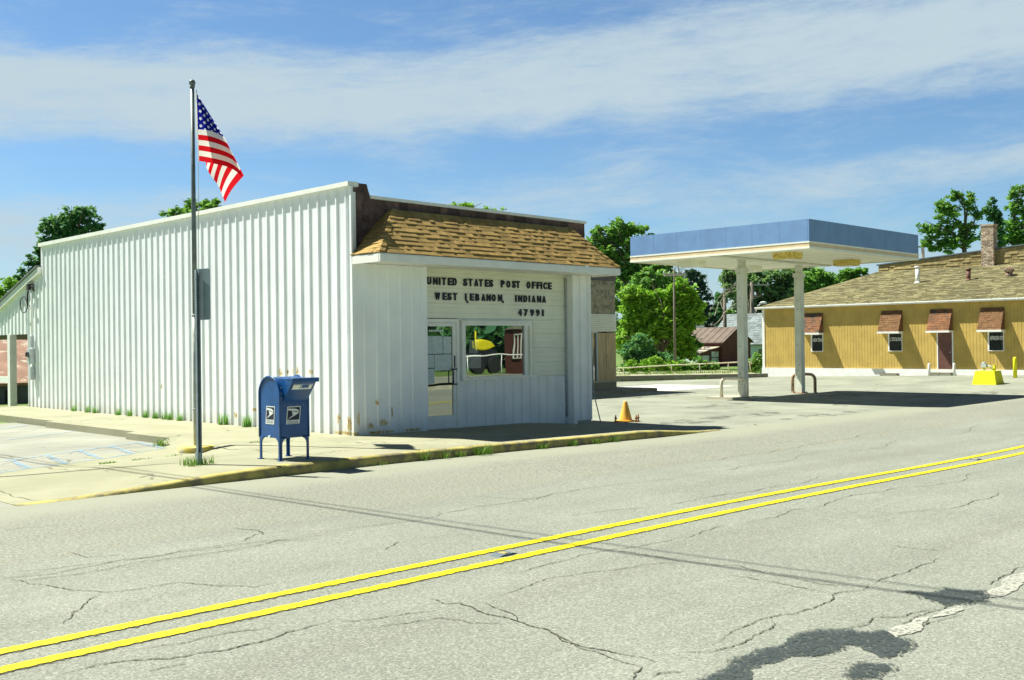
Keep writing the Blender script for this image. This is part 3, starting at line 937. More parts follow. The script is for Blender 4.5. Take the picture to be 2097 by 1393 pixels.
shingles(mb, (0, EY, EZ), (1, 0, 0), slope, nrm, 10, sl / 10, lambda v: (e0 + (hx0 - e0) * v / sl, e1 + (hx1 - e1) * v / sl), (.08, .22), .010, seed=5)
for sgn, ex, hx in ((1, e0, hx0), (-1, e1, hx1)):
    vv = Vector(((hx - ex), 0, MT - EZ)); l2 = vv.length
    n2 = Vector((-(MT - EZ) * sgn, 0, abs(hx - ex))).normalized()
    shingles(mb, (ex, EY, EZ), (0, 1, 0), vv, n2, 10, l2 / 10, lambda v: ((YF - EY) * v / l2, YF - EY + (.02 if v < .35 * l2 else .15)), (.14, .3), seed=8)
    # hip caps
    a, b = Vector((ex, EY, EZ)), Vector((hx, YF, MT)); d = (b - a)
    sd = Vector((sgn * .16, 0, 0)); sd2 = Vector((0, .16, 0))
    for k in range(9):
        p = a + d * (k / 9) + Vector((0, 0, .022)); q = a + d * ((k + 1.25) / 9) + Vector((0, 0, .012))
        up = Vector((0, 0, .016))
        s1 = Vector((sgn * .125, 0, 0)) - Vector((0, 0, .004)); s2 = Vector((0, .125, -.004))
        mb.add([p + up, p + s1 + up, q + s1, q, p + s2 + up, q + s2, p - up, p + s1 - up, p + s2 - up], [(0, 1, 2, 3), (0, 3, 5, 4), (0, 6, 7, 1), (0, 4, 8, 6)], .25 + .5 * rnd.random())
mansard = obj('roof', mb, GOLD, po, fix=False)
mb = MB()
mb.prism([(EY + .0, EZ - .012), (YF, EZ - .012), (YF, EZ - .03), (EY, EZ - .03)], 'x', e0 + .01, e1 - .01)
obj('roof_board', mb, TRIM, po)
mb = MB()
FZ0, FZ1 = EZ - .165, EZ - .03
mb.box(e0, e1 - .005, EY - .01, EY + .03, FZ0, FZ1)
mb.box(e0 - .005, e0 + .035, EY + .03, YF - .03, FZ0 - .005, FZ1)
mb.box(e1 - .04, e1, EY + .03, YF - .03, FZ0 - .005, FZ1)
obj('fascia', mb, TRIM, po)
mb = MB(); mb.box(e0 + .035, e1 - .04, EY + .03, YR, FZ0 + .03, FZ0 + .05)
obj('soffit', mb, TRIM, po)

# door: aluminium frame, glass, kick plate, pull handle, paper notices
door = obj('door', (lambda m: (m.box(13.5, 14.37, YR - .055, YR - .01, .10, .36), m.box(14.37, 14.455, YR - .055, YR - .01, .10, 2.25), m.box(13.5, 14.37, YR - .055, YR - .01, 2.18, 2.25), m)[3])(MB()), TRIM, po)
obj('frame', (lambda m: (m.box(14.46, 14.53, YR - .075, YR + .02, .02, 2.33), m.box(13.52, 14.46, YR - .075, YR + .02, 2.255, 2.33), m.box(13.52, 14.46, YR - .06, YR + .02, .02, .095), m)[3])(MB()), TRIM, door)
obj('pane', (lambda m: (m.box(13.52, 14.37, YR - .035, YR - .03, .36, 2.18), m)[1])(MB()), GLASS, door, fix=True)
mb = MB()
mb.tube([(14.33, YR - .06, .98), (14.33, YR - .11, 1.0), (14.33, YR - .11, 1.28), (14.33, YR - .06, 1.30)], .013, 8)
mb.box(14.395, 14.425, YR - .065, YR - .05, 1.33, 1.58); mb.box(14.30, 14.46, YR - .09, YR - .06, 1.285, 1.31); mb.box(14.30, 14.46, YR - .09, YR - .06, .975, 1.0)
obj('handle', mb, NAVY, door)
for (a, b, c, d) in ((13.56, 13.82, 1.62, 1.98), (13.82, 14.11, 1.62, 1.98), (14.12, 14.345, 1.62, 1.97), (13.56, 13.875, 1.34, 1.605), (13.88, 14.345, 1.28, 1.605), (13.56, 13.875, 1.02, 1.32)):
    obj('notice', (lambda m: (m.box(a, b - .006, YR - .041, YR - .038, c, d), m)[1])(MB()), PAPER, door)
for k in range(8):
    mb = MB(); mb.box(13.74 + .05 * k, 13.74 + .05 * k + .03, YR - .041, YR - .038, 2.07, 2.11); obj('decal', mb, LABELW, door)
win = obj('window', (lambda m: (m.box(14.62, 16.72, YR - .07, YR - .0, 2.20, 2.27), m.box(14.62, 16.80, YR - .09, YR - .0, 1.05, 1.115), m.box(14.62, 14.715, YR - .07, YR, 1.115, 2.20), m.box(16.48, 16.56, YR - .07, YR, 1.115, 2.20), m)[4])(MB()), TRIM, po)
mb = MB(); mb.box(16.56, 16.62, YR - .05, YR, 1.115, 2.20); mb.box(16.63, 16.72, YR - .085, YR, 1.115, 2.20); mb.box(14.60, 16.74, YR - .085, YR, 2.271, 2.305)
obj('frame', mb, CREAM, win)
mb = MB(); mb.box(14.715, 16.48, YR - .03, YR - .025, 1.115, 2.20)
obj('pane', mb, GLASS, win)
for (a, b, c, d) in ((14.85, 15.10, 1.62, 1.90), (14.73, 15.18, 1.30, 1.60)):
    m2 = MB(); m2.box(a, b, YR - .036, YR - .033, c, d); obj('notice', m2, glassmat('ghost_paper', .45, (.28, .33, .31)), win)
# downspout by the right wing and the bent strip at the corner
mb = MB(); mb.tube([(17.86, YR - .05, 3.3), (17.86, YR - .05, 1.0), (17.86, YR - .05, .12)], .022, 8); mb.box(17.83, 17.89, YR - .08, YR - .02, .92, .95)
obj('downspout', mb, pmat('grey_pipe', (.40, .44, .44), .5), po)
mb = MB(); mb.tube([(XE + .04, YF - .01, 1.5), (XE + .05, YF - .02, .8), (XE + .10, YF - .05, .45), (XE + .22, YF - .10, -.06)], .014, 6)
obj('ground_rod', mb, STEEL, po)

# lean-to carport at the back
lt = obj('lean_to', (lambda m: m)(MB()), WHITE, po) if False else None
mb = MB()
L0 = YB
def ltop(y): return 3.97 - .303 * (y - L0)
corr(mb, (XW, L0, 0), (0, 1, 0), (0, 0, 1), (-1, 0, 0), 1.02, .05, ltop(L0), ltop(L0 + 1.02), .29, .06, .03, False, .08)
corr(mb, (XW, L0 + 1.02, 0), (0, 1, 0), (0, 0, 1), (-1, 0, 0), 5.6, 2.26, ltop(L0 + 1.02), max(ltop(L0 + 6.62), 2.27), .29, .06, .03, False, .1)
mb.box(XW + .01, XW + .08, L0 + .01, L0 + 1.02, .0, 3.6)
ltw = obj('lean_to', mb, CORR, po, fix=False)
mb = MB(); mb.prism([(L0 - .05, ltop(L0) + .02), (L0 + 6.6, ltop(L0 + 6.6) + .02), (L0 + 6.6, ltop(L0 + 6.6) + .20), (L0 - .05, ltop(L0) + .20)], 'x', XW - .12, XW + .05)
obj('fascia', mb, TRIM, ltw)
mb = MB(); mb.prism([(L0 - .02, ltop(L0) + .205), (L0 + 6.7, ltop(L0 + 6.7) + .205), (L0 + 6.7, ltop(L0 + 6.7) + .25), (L0 - .02, ltop(L0) + .25)], 'x', XW - .16, XW + 4.5)
obj('roof', mb, SHINGG, ltw)
mb = MB(); mb.box(XW - .03, XW + .17, 33.36, 33.56, .0, 2.27)
obj('post', mb, TRIM, ltw)
mb = MB(); mb.box(XW + .0, XW + .06, 33.56, 36.5, .78, .98)
obj('rail', mb, TRIM, ltw)
# meter, conduit and cable coil on the lean-to wall
mt = obj('electric_meter', (lambda m: (m.box(XW - .17, XW - .035, 31.36, 31.62, 1.38, 1.83), m.box(XW - .15, XW - .035, 31.38, 31.58, .92, 1.30), m.box(XW - .13, XW - .035, 31.40, 31.55, 1.86, 2.2), m)[3])(MB()), GREYP, po, bevel=.012)
mb = MB(); mb.tube([(XW - .07, 31.47, 2.2), (XW - .07, 31.47, 3.62)], .025, 8); mb.tube([(XW - .09, 31.5, 3.0), (XW - .13, 31.30, 3.02)], .03, 6)
obj('conduit', mb, WHITEP, mt)
mb = MB(); mb.lathe([(.075, 0), (.075, .04), (.06, .07), (0.001, .075)], (0, 0, 0), 14)
mb.v = [(XW - .17 - z, 31.49 + x, 1.66 + y) for x, y, z in mb.v]
obj('dial', mb, GLASSD, mt)
mb = MB()
pts = []
for i in range(64):
    t = i / 63 * 2 * math.pi * 2.6
    pts.append((XW - .09 - .01 * math.sin(t * 3), 32.02 + .27 * math.cos(t) + .02 * math.sin(i), 3.13 + .24 * math.sin(t)))
mb.tube(pts, .012, 6)
mb.tube([(XW - .09, 31.72, 3.1), (XW - .1, 31.70, 3.4), (XW - .12, 31.55, 3.62), (XW - .12, 31.30, 3.66), (XW - .1, 31.2, 3.5)], .022, 6)
mb.box(XW - .16, XW - .03, 31.45, 31.62, 3.55, 3.72)
obj('cable_coil', mb, RUBBER, po)

# low shed seen through the carport
nb = thing('low_shed', 'low shed with sun dapples painted on its red roof seen through the carport opening', 'shed', (15, 40, 0))
mb = MB(); mb.prism([(37.9, .62), (43.5, 3.0), (43.5, 2.9), (37.9, .54)], 'x', 11.6, 19)
for k in range(9):
    y0 = 37.9 + k * .62; z0 = .62 + k * .62 * .425
    mb.obox((11.6, y0, z0), (7.4, 0, 0), (0, .62, .2635), (0, -.008, .022))
obj('roof', mb, DAPPLED, nb)
mb = MB(); mb.prism([(38.1, -.2), (43.4, -.2), (43.4, 2.8), (38.1, .56)], 'x', 11.8, 18.8); obj('wall', mb, DKBASE, nb)
mb = MB(); mb.box(13.2, 13.6, 38.06, 38.1, -.1, .4); obj('door', mb, DARK, nb)

# neighbour shop front behind the post office's right end
sb = thing('vacant_shop', 'stained stucco vacant shop with boarded window behind the post office', 'building', (26, 30, 0))
mb = MB(); mb.box(21, 31.3, 25.66, 40, 2.89, 4.15); obj('wall', mb, STUCCO, sb)
mb = MB(); mb.box(20.97, 31.33, 25.63, 40.03, 4.15, 4.55); obj('parapet', mb, GRAVELW, sb)
mb = MB()
for k in range(9):
    mb.prism([(25.64, 2.215 + k * .075), (25.60, 2.222 + k * .075), (25.625, 2.285 + k * .075), (25.64, 2.287 + k * .075)], 'x', 21, 31.3)
obj('siding', mb, CREAM, sb)
mb = MB(); mb.box(21, 31.28, 25.75, 39.9, -.2, 2.89); obj('wall', mb, STUCCO, sb)
mb = MB(); mb.box(30.24, 31.29, 25.64, 25.75, .36, 2.16); mb.box(30.70, 30.715, 25.63, 25.64, .4, 2.1); mb.box(30.73, 30.75, 25.632, 25.64, .9, 2.1)
obj('board', mb, PLY, sb)
wn = obj('window', (lambda m: (m.box(29.88, 29.95, 25.64, 25.74, .36, 2.16), m.box(30.16, 30.23, 25.64, 25.74, .36, 2.16), m.box(26, 30.2, 25.62, 25.74, 2.16, 2.215), m)[3])(MB()), GREYP, sb)
mb = MB(); mb.box(26, 29.88, 25.70, 25.72, .36, 2.16); mb.box(29.95, 30.16, 25.70, 25.72, .36, 2.16); obj('pane', mb, GLASS, wn)
mb = MB(); mb.box(21, 31.34, 25.58, 25.75, .28, .36); obj('sill', mb, CONC, sb)
mb = MB(); mb.box(21, 31.31, 25.64, 25.75, -.2, .28); obj('foundation', mb, CONC2, sb)
mb = MB(); mb.box(20, 32.5, 24.6, 25.63, -.2, .02); mb.box(31.35, 32.5, 25.63, 30, -.2, .02)
struct('shop_step_walk', mb, CONC2, True)
mb = MB(); mb.box(31.28, 31.40, 26.9, 27.15, .55, .95)
obj('meter_box', mb, GREYP, sb, bevel=.01)

# ------------------------------------------------------------------ flagpole and flag
fx, fy = 8.95, 16.74
fz = g(fx, fy)
fp = thing('flagpole', 'tall weathered metal flagpole standing in a round yellow base', 'flagpole', (fx, fy, fz))
POLEDARK = pmat('dark_pole_metal', (.14, .17, .17), .5, .25, 6, (.16, .18, .17), 5, .58, .75, .1, 40, metal=.3)  # darker colour for the upper pole and finial
mb = MB(); mb.tube([(fx, fy, 2.37), (fx, fy, 4.2), (fx, fy, 6.34)], [.041, .039, .034], 12); obj('pole', mb, POLEDARK, fp)
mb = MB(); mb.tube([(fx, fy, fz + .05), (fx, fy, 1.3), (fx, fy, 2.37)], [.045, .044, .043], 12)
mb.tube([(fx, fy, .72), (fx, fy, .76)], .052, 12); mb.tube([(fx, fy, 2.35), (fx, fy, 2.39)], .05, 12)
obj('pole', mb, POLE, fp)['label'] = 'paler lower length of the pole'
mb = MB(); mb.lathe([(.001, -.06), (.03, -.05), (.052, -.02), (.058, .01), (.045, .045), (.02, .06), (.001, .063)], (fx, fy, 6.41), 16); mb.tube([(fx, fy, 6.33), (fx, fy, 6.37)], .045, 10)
obj('finial', mb, POLEDARK, fp)
mb = MB(); mb.lathe([(.001, -.08), (.30, -.08), (.305, .07), (.285, .085), (.001, .09)], (fx - .01, fy - .02, fz + .02), 28)
obj('base', mb, pmat('chipped_yellow_concrete', (.62, .50, .10), .8, .12, 5, (.50, .46, .33), 5, .48, .6, .5, 50), fp)
mb = MB(); mb.tube([(fx + .06, fy - .04, 6.3), (fx + .075, fy - .05, 5.0), (fx + .06, fy - .05, 3.6), (fx + .05, fy - .05, 2.4)], .006, 5); mb.tube([(fx + .05, fy - .06, 2.4), (fx + .03, fy - .09, 2.3)], .015, 6)
obj('halyard', mb, pmat('white_rope', (.6, .6, .58), .8), fp)

A, B, C, FM = (8.995, 6.25), (9.02, 5.06), (9.91, 4.90), (9.52, 5.55)


def l2(a, b, t): return (a[0] + (b[0] - a[0]) * t, a[1] + (b[1] - a[1]) * t)


def fold(v):
    return l2(A, FM, v / .55) if v < .55 else l2(FM, C, (v - .55) / .45)


def fend(v):
    pts = [(0, (9.03, 5.42)), (.25, (9.14, 5.12)), (.4, (9.21, 5.00)), (.7, (9.43, 4.72)), (1, (9.64, 4.42))]
    for (a, p), (b, q) in zip(pts, pts[1:]):
        if v <= b:
            return l2(p, q, (v - a) / (b - a))
    return pts[-1][1]


mb = MB(); fu = []; fv = []
NV, NS = 53, 28
for side_ in (0, 1):
    o = len(mb.v)
    for i in range(NV):
        v = i / (NV - 1); fw = .86 * v
        for j in range(NS):
            s = j / (NS - 1)
            F = fold(v)
            if side_ == 0:
                hst = l2(A, B, v); x, z = l2(hst, F, s)
                z += .035 * math.sin(math.pi * s) * v
                dep = -.10 * math.sin(math.pi * min(1, s * 1.02)) * v - .025 * math.sin(9 * s * v + 2 * v) * v
                u = fw * s
            else:
                E = fend(v); x, z = l2(F, E, s)
                x += .03 * math.sin(math.pi * s) * math.sin(5 * v) + .13 * s * (1 - v) ** 1.5 + .02
                dep = .16 * math.sin(math.pi * .5 * s) + .03 * math.sin(12 * v + 2 * s) * s
                u = fw + s * .78
            mb.v.append((x, fy - .02 + dep, z)); fu.append(u); fv.append(v)
    for i in range(NV - 1):
        for j in range(NS - 1):
            a = o + i * NS + j
            mb.f.append((a, a + 1, a + NS + 1, a + NS)); mb.t.append(.5); mb.sm.append(True)


def flagmat():
    m = bpy.data.materials.new('flag_cloth'); m.use_nodes = True
    nt = m.node_tree; nt.nodes.clear(); q = NT(nt)
    U = q.n('ShaderNodeAttribute', attribute_name='fu').outputs['Fac']; V = q.n('ShaderNodeAttribute', attribute_name='fv').outputs['Fac']
    k = q.m('FLOOR', q.m('MULTIPLY', V, 12.999))
    white = q.m('MODULO', k, 2)
    c = q.mix(white, (.62, .012, .02), (.80, .78, .72))
    can = q.m('MULTIPLY', q.m('LESS_THAN', U, .76), q.m('LESS_THAN', V, .5385))
    # stars in staggered rows
    best = None
    for off in (0, .5):
        a = q.m('SUBTRACT', q.m('FRACT', q.m('ADD', q.m('DIVIDE', U, .1267), off)), .5)
        b = q.m('SUBTRACT', q.m('FRACT', q.m('ADD', q.m('DIVIDE', V, .1077), off)), .5)
        a = q.m('MULTIPLY', a, 1.18)
        r = q.m('SQRT', q.m('ADD', q.m('MULTIPLY', a, a), q.m('MULTIPLY', b, b)))
        th = q.m('ARCTAN2', a, b)
        st = q.m('ADD', .17, q.m('MULTIPLY', q.m('COSINE', q.m('MULTIPLY', th, 5)), .07))
        s_ = q.m('LESS_THAN', r, st)
        best = s_ if best is None else q.m('MAXIMUM', best, s_)
    cc = q.mix(best, (.008, .013, .24), (.80, .80, .80))
    c = q.mix(can, c, cc)
    hem = q.m('LESS_THAN', U, .018)
    c = q.mix(hem, c, (.80, .79, .74))
    d = q.n('ShaderNodeBsdfDiffuse'); t = q.n('ShaderNodeBsdfTranslucent'); q.put(d.inputs[0], c); q.put(t.inputs[0], c)
    mx = q.n('ShaderNodeMixShader'); mx.inputs[0].default_value = .45
    nt.links.new(d.outputs[0], mx.inputs[1]); nt.links.new(t.outputs[0], mx.inputs[2])
    nt.links.new(mx.outputs[0], q.n('ShaderNodeOutputMaterial').inputs[0])
    return m


fl = obj('flag', mb, flagmat(), None, fix=False, attrs={'fu': fu, 'fv': fv})
tag(fl, 'star-spangled red, white and blue flag drooping from the flagpole', 'flag')

# ------------------------------------------------------------------ sign seen from behind
sx, sy = 7.46, 13.88
sz = g(sx, sy) + sw(sx, sy)
sg = thing('street_sign', 'tall blank-backed parking sign on a perforated steel post by the kerb', 'sign', (sx, sy, sz))
mb = MB()
mb.box(sx - .026, sx - .020, sy - .022, sy + .03, sz - .1, 2.93); mb.box(sx - .026, sx + .026, sy + .024, sy + .03, sz - .1, 2.93); mb.box(sx + .020, sx + .026, sy - .022, sy + .03, sz - .1, 2.93)
mb.box(sx - .032, sx - .026, sy - .035, sy - .022, sz - .1, 2.93); mb.box(sx + .026, sx + .032, sy - .035, sy - .022, sz - .1, 2.93)
pst = obj('post', mb, STEEL, sg)
mb = MB(); z = .2
while z < 2.9:
    mb.box(sx - .006, sx + .006, sy + .0225, sy + .0235, z, z + .012); mb.box(sx - .0268, sx - .0262, sy - .005, sy + .008, z, z + .012); z += .0254 * 1.5
ho = obj('holes', mb, DARK, sg); ho['kind'] = 'stuff'
mb = MB(); uu = Vector((.25, -.97, 0)).normalized(); pc = Vector((sx, sy, 0)) + Vector((.055, .0, 0)) + uu * .035
nn = Vector((-uu.y, uu.x, 0)) * .004
rr = .03; wv_, z0_, z1_ = .155, 2.21, 2.95
pl = [(-wv_ + rr, z0_), (wv_ - rr, z0_), (wv_ - rr * .3, z0_ + rr * .3), (wv_, z0_ + rr), (wv_, z1_ - rr), (wv_ - rr * .3, z1_ - rr * .3), (wv_ - rr, z1_), (-wv_ + rr, z1_), (-wv_ + rr * .3, z1_ - rr * .3), (-wv_, z1_ - rr), (-wv_, z0_ + rr), (-wv_ + rr * .3, z0_ + rr * .3)]
pa = [pc + uu * a + Vector((0, 0, b)) for a, b in pl]; n_ = len(pa)
mb.add([p - nn for p in pa] + [p + nn for p in pa], [tuple(range(n_)), tuple(range(n_, 2 * n_))[::-1]] + [(i, (i + 1) % n_, n_ + (i + 1) % n_, n_ + i) for i in range(n_)])
obj('plate', mb, pmat('sign_back_aluminium', (.20, .27, .29), .5, .08, 3, metal=.3), sg)
mb = MB(); mb.box(sx - .05, sx + .05, sy - .045, sy + .04, sz - .05, .62)
# sleeve at the foot of the post
mb = MB(); mb.box(sx - .036, sx + .036, sy - .03, sy + .04, sz - .1, .30); obj('sleeve', mb, STEEL, sg)

# ------------------------------------------------------------------ mailbox
mx_, my_ = 8.61, 13.44
mz = g(mx_, my_) + sw(mx_, my_) + .004
mbx = thing('mailbox', 'blue arched collection mailbox on four legs at the kerb', 'mailbox', (mx_, my_, mz))
W2, D2, ZB, ZA, RA = .255, .275, .33, .955, .275
arch = [(-D2, ZB)] + [(-RA * math.cos(t), ZA + RA * .98 * math.sin(t)) for t in [math.pi * i / 22 for i in range(23)]] + [(D2, ZB)]
mb = MB(); mb.prism(arch, 'x', -W2 + .012, W2 - .012)
for i in range(1, len(mb.f)):
    pass
obj('body', mb, BLUE, mbx, local=True, bevel=.006)
# rolled rim along each side's arch
for sx_ in (-W2 + .006, W2 - .006):
    mb = MB()
    path = [(sx_, -D2 - .002, ZB), (sx_, -D2 - .002, ZA)] + [(sx_, -(RA + .004) * math.cos(t), ZA + (RA + .002) * math.sin(t)) for t in [math.pi * i / 22 for i in range(1, 22)]] + [(sx_, D2 + .002, ZA), (sx_, D2 + .002, ZB)]
    mb.tube(path, .014, 6)
    obj('rim', mb, BLUE, mbx, local=True)
# drive-up chute
cx0, cx1 = -W2 + .07, W2 - .02
zt = ZA + RA - .012
mb = MB()
chute = [(-.02, zt - .01), (-.50, zt - .012), (-.515, zt - .04), (-.50, zt - .075), (-D2 + .0, ZB + .54), (-.1, ZB + .6)]
mb.prism(chute, 'x', cx0, cx1)
obj('chute', mb, BLUE, mbx, local=True, bevel=.004)
mb = MB(); mb.box(cx0 - .006, cx1 + .03, -.535, -.40, zt - .035, zt - .006); mb.box(cx0 - .006, cx1 + .03, -.54, -.525, zt - .07, zt - .006)
obj('chute_lip', mb, BLUE, mbx, local=True, bevel=.005)
# flap label on the underside of the chute
ca, cb = Vector((0, -.50, zt - .075)), Vector((0, -D2, ZB + .54))
dv = (cb - ca); dn = Vector((0, -dv.z, dv.y)).normalized()
if dn.y > 0: dn = -dn
mb = MB()
for (a, b, s0, s1) in ((.10, .36, .10, .36),):
    mb.obox(ca + Vector((cx0 + .05, 0, 0)) + dv * .08 + dn * .002, (.33, 0, 0), dv * .28, dn * .0015)
lb = obj('label', mb, LABELW, mbx, local=True)
mb = MB()
mb.obox(ca + Vector((cx0 + .20, 0, 0)) + dv * .12 + dn * .0037, (.12, 0, 0), dv * .17, dn * .001)
mb.obox(ca + Vector((cx0 + .055, 0, 0)) + dv * .095 + dn * .0037, (.32, 0, 0), dv * .022, dn * .001)
mb.obox(ca + Vector((cx0 + .175, 0, 0)) + dv * .13 + dn * .0037, (.012, 0, 0), dv * .19, dn * .001)
obj('print', mb, pmat('label_blue', (.03, .10, .30), .5), lb, local=True)
mb = MB(); mb.box(-W2 + .02, W2 - .02, -D2 - .012, -D2, ZB + .495, ZB + .51)
obj('hinge', mb, BLUE, mbx, local=True)
for k in range(9):
    mb = MB(); mb.lathe([(.008, -.006), (.008, .003), (.005, .006), (.001, .007)], (0, 0, 0), 8)
    px_, pz_ = (-.17 + .11 * k, ZB + .48) if k < 4 else (-W2 + .035, ZB + .42 + .08 * (k - 4))
    mb.v = [(px_ + a, -D2 - .004 - c, pz_ + b) for a, b, c in mb.v]
    obj('rivet', mb, STEEL, mbx, local=True)
mb = MB(); mb.prism([(-W2 + .035, ZB + .03), (W2 - .035, ZB + .03), (W2 - .035, ZB + .18), (W2 - .10, ZB + .20), (-W2 + .10, ZB + .20), (-W2 + .035, ZB + .18)], 'y', -D2 - .006, -D2 + .002)
obj('access_door', mb, BLUE, mbx, local=True)


def leg(sx_, sy_):
    m = MB(); x, y = sx_ * (W2 - .004), sy_ * (D2 - .0)
    ix, iy = -sx_, -sy_
    # L-shaped angle whose flanges widen into the skirt
    def flange(ax):
        pr = [(0, 0), (.042, 0), (.042, ZB - .09), (.05, ZB - .055), (.072, ZB - .025), (.11, ZB - .004), (.11, ZB + .02), (0, ZB + .02)]
        if ax == 'x':
            m.prism([(x + ix * a, z) for a, z in pr], 'y', y, y + iy * .008)
        else:
            m.prism([(y + iy * a, z) for a, z in pr], 'x', x, x + ix * .008)
    flange('x'); flange('y')
    m.box(min(x - .025 * -sx_, x + ix * .05), max(x - .025 * -sx_, x + ix * .05), min(y + sy_ * .025, y + iy * .05), max(y + sy_ * .025, y + iy * .05), .0, .012)
    return m


for a in (-1, 1):
    for b in (-1, 1):
        obj('leg', leg(a, b), BLUE, mbx, local=True)


def emblem(o, u, v, n, s):
    """white-edged slanted plate with an eagle head in two sweeps over small print"""
    o, u, v, n = Vector(o), Vector(u), Vector(v), Vector(n)
    P = lambda a, b, d: o + u * (a * s + .10 * b * s) + v * (b * s) + n * d
    m = MB(); m.add([P(0, 0, .002), P(.86, 0, .002), P(.86, 1, .002), P(0, 1, .002)] + [P(0, 0, 0), P(.86, 0, 0), P(.86, 1, 0), P(0, 1, 0)], [(0, 1, 2, 3), (0, 4, 5, 1), (1, 5, 6, 2), (2, 6, 7, 3), (3, 7, 4, 0)])
    e = obj('emblem', m, LABELW, mbx, local=True, bevel=0)
    m = MB(); m.add([P(.05, .26, .0032), P(.81, .26, .0032), P(.81, .95, .0032), P(.05, .95, .0032)], [(0, 1, 2, 3)])
    obj('field', m, LABELN, e, local=True, fix=False)
    m = MB()
    m.add([P(a, b, .0044) for a, b in ((.05, .90), (.55, .86), (.72, .78), (.76, .70), (.70, .70), (.55, .735), (.40, .75), (.05, .80))], [tuple(range(8))])
    m.add([P(a, b, .0044) for a, b in ((.30, .735), (.50, .70), (.72, .665), (.76, .64), (.62, .55), (.10, .31), (.06, .30), (.38, .52))], [tuple(range(8))])
    obj('eagle', m, LABELW, e, local=True, fix=False)
    m = MB()
    for k in range(2):
        x = .08
        while x < .76:
            wv = rnd.uniform(.05, .12); m.add([P(x, .06 + .09 * k, .0032), P(min(x + wv, .79), .06 + .09 * k, .0032), P(min(x + wv, .79), .12 + .09 * k, .0032), P(x, .12 + .09 * k, .0032)], [(0, 1, 2, 3)]); x += wv + .025
    obj('print', m, LABELG, e, local=True, fix=False)


emblem((-W2 + .11, -D2 - .001, ZB + .20 - .01), (1, 0, 0), (0, 0, 1), (0, -1, 0), .27)
emblem((-W2 + .010, .11, ZB + .20), (0, -1, 0), (0, 0, 1), (-1, 0, 0), .265)
mb = MB(); mb.box(-W2 - .002, -W2 + .012, -.02, .03, ZB - .005, ZB + .03); obj('sticker', mb, LABELW, mbx, local=True)

# ------------------------------------------------------------------ cone and its bolts
kx_, ky_ = 19.74, 15.90
kz = g(kx_, ky_)
cone = thing('traffic_cone', 'faded orange traffic cone standing among rusty bolts beside the sidewalk', 'cone', (kx_, ky_, kz))
mb = MB(); mb.lathe([(.165, .02), (.155, .05), (.045, .47), (.04, .485), (.001, .487)], (kx_, ky_, kz), 24); obj('body', mb, ORANGE, cone)
mb = MB(); mb.box(kx_ - .2, kx_ + .2, ky_ - .2, ky_ + .2, kz, kz + .03); obj('base', mb, ORANGE, cone, bevel=.012)
for i, (a, b) in enumerate(((-.30, .06), (.03, -.30), (.26, -.18))):
    t = thing('anchor_bolt', ['rusty anchor bolt left of the orange cone', 'rusty anchor bolt directly in front of the orange cone', 'rusty anchor bolt right of the orange cone'][i], 'bolt', (kx_ + a, ky_ + b, kz), group='rusty bolts round the cone')
    mb = MB(); mb.tube([(0, 0, -.02), (0, 0, .16)], .018, 8); obj('rod', mb, RUST, t, local=True)
    mb = MB(); mb.tube([(0, 0, .07), (0, 0, .10)], .036, 6, smooth=False); obj('nut', mb, RUST, t, local=True)
    mb = MB(); mb.tube([(0, 0, .0), (0, 0, .012)], .05, 10); obj('washer', mb, RUST, t, local=True)

# ------------------------------------------------------------------ petrol canopy
gz = -.1
cn = thing('gas_canopy', 'flat blue and white gas station canopy on two columns', 'canopy', (30.9, 18.4, gz))
CX0, CX1, CY0, CY1, CZ0, CZ1 = 27.28, 34.55, 15.16, 21.68, 4.45, 5.29
mb = MB(); mb.box(CX0 + .05, CX1 - .05, CY0 + .05, CY1 - .05, CZ0 + .03, CZ0 + .12)
sf = obj('soffit', mb, CANWHITE, cn)
mb = MB()
for y in lin(CY0 + .3, CY1 - .3, .42):
    mb.box(CX0 + .05, CX1 - .05, y - .006, y + .006, CZ0 + .022, CZ0 + .03)
mb.box(CX0 + .05, CX1 - .05, 18.35, 18.62, CZ0 - .03, CZ0 + .02)
obj('seam', mb, COLPAINT, sf)
mb = MB(); mb.box(CX0 + .06, CX1 - .06, CY0 + .06, CY1 - .06, CZ1 - .12, CZ1 - .06); obj('roof', mb, CANWHITE, cn)


def ring(z0, z1, out, mat, name, seams=0):
    m = MB(); t = .04
    a0, a1, b0, b1 = CX0 - out, CX1 + out, CY0 - out, CY1 + out
    if not seams:
        m.box(a0, a1, b0, b0 + t, z0, z1); m.box(a0, a1, b1 - t, b1, z0, z1); m.box(a0, a0 + t, b0 + t, b1 - t, z0, z1); m.box(a1 - t, a1, b0 + t, b1 - t, z0, z1)
    else:
        gp = .006
        xs_ = lin(a0, a1, 1.21); ys_ = lin(b0 + t, b1 - t, .93)
        for p, q in zip(xs_, xs_[1:]):
            m.box(p, q - gp, b0, b0 + t, z0, z1); m.box(p, q - gp, b1 - t, b1, z0, z1)
        for p, q in zip(ys_, ys_[1:]):
            m.box(a0, a0 + t, p + gp, q, z0, z1); m.box(a1 - t, a1, p + gp, q, z0, z1)
    return obj(name, m, mat, cn)


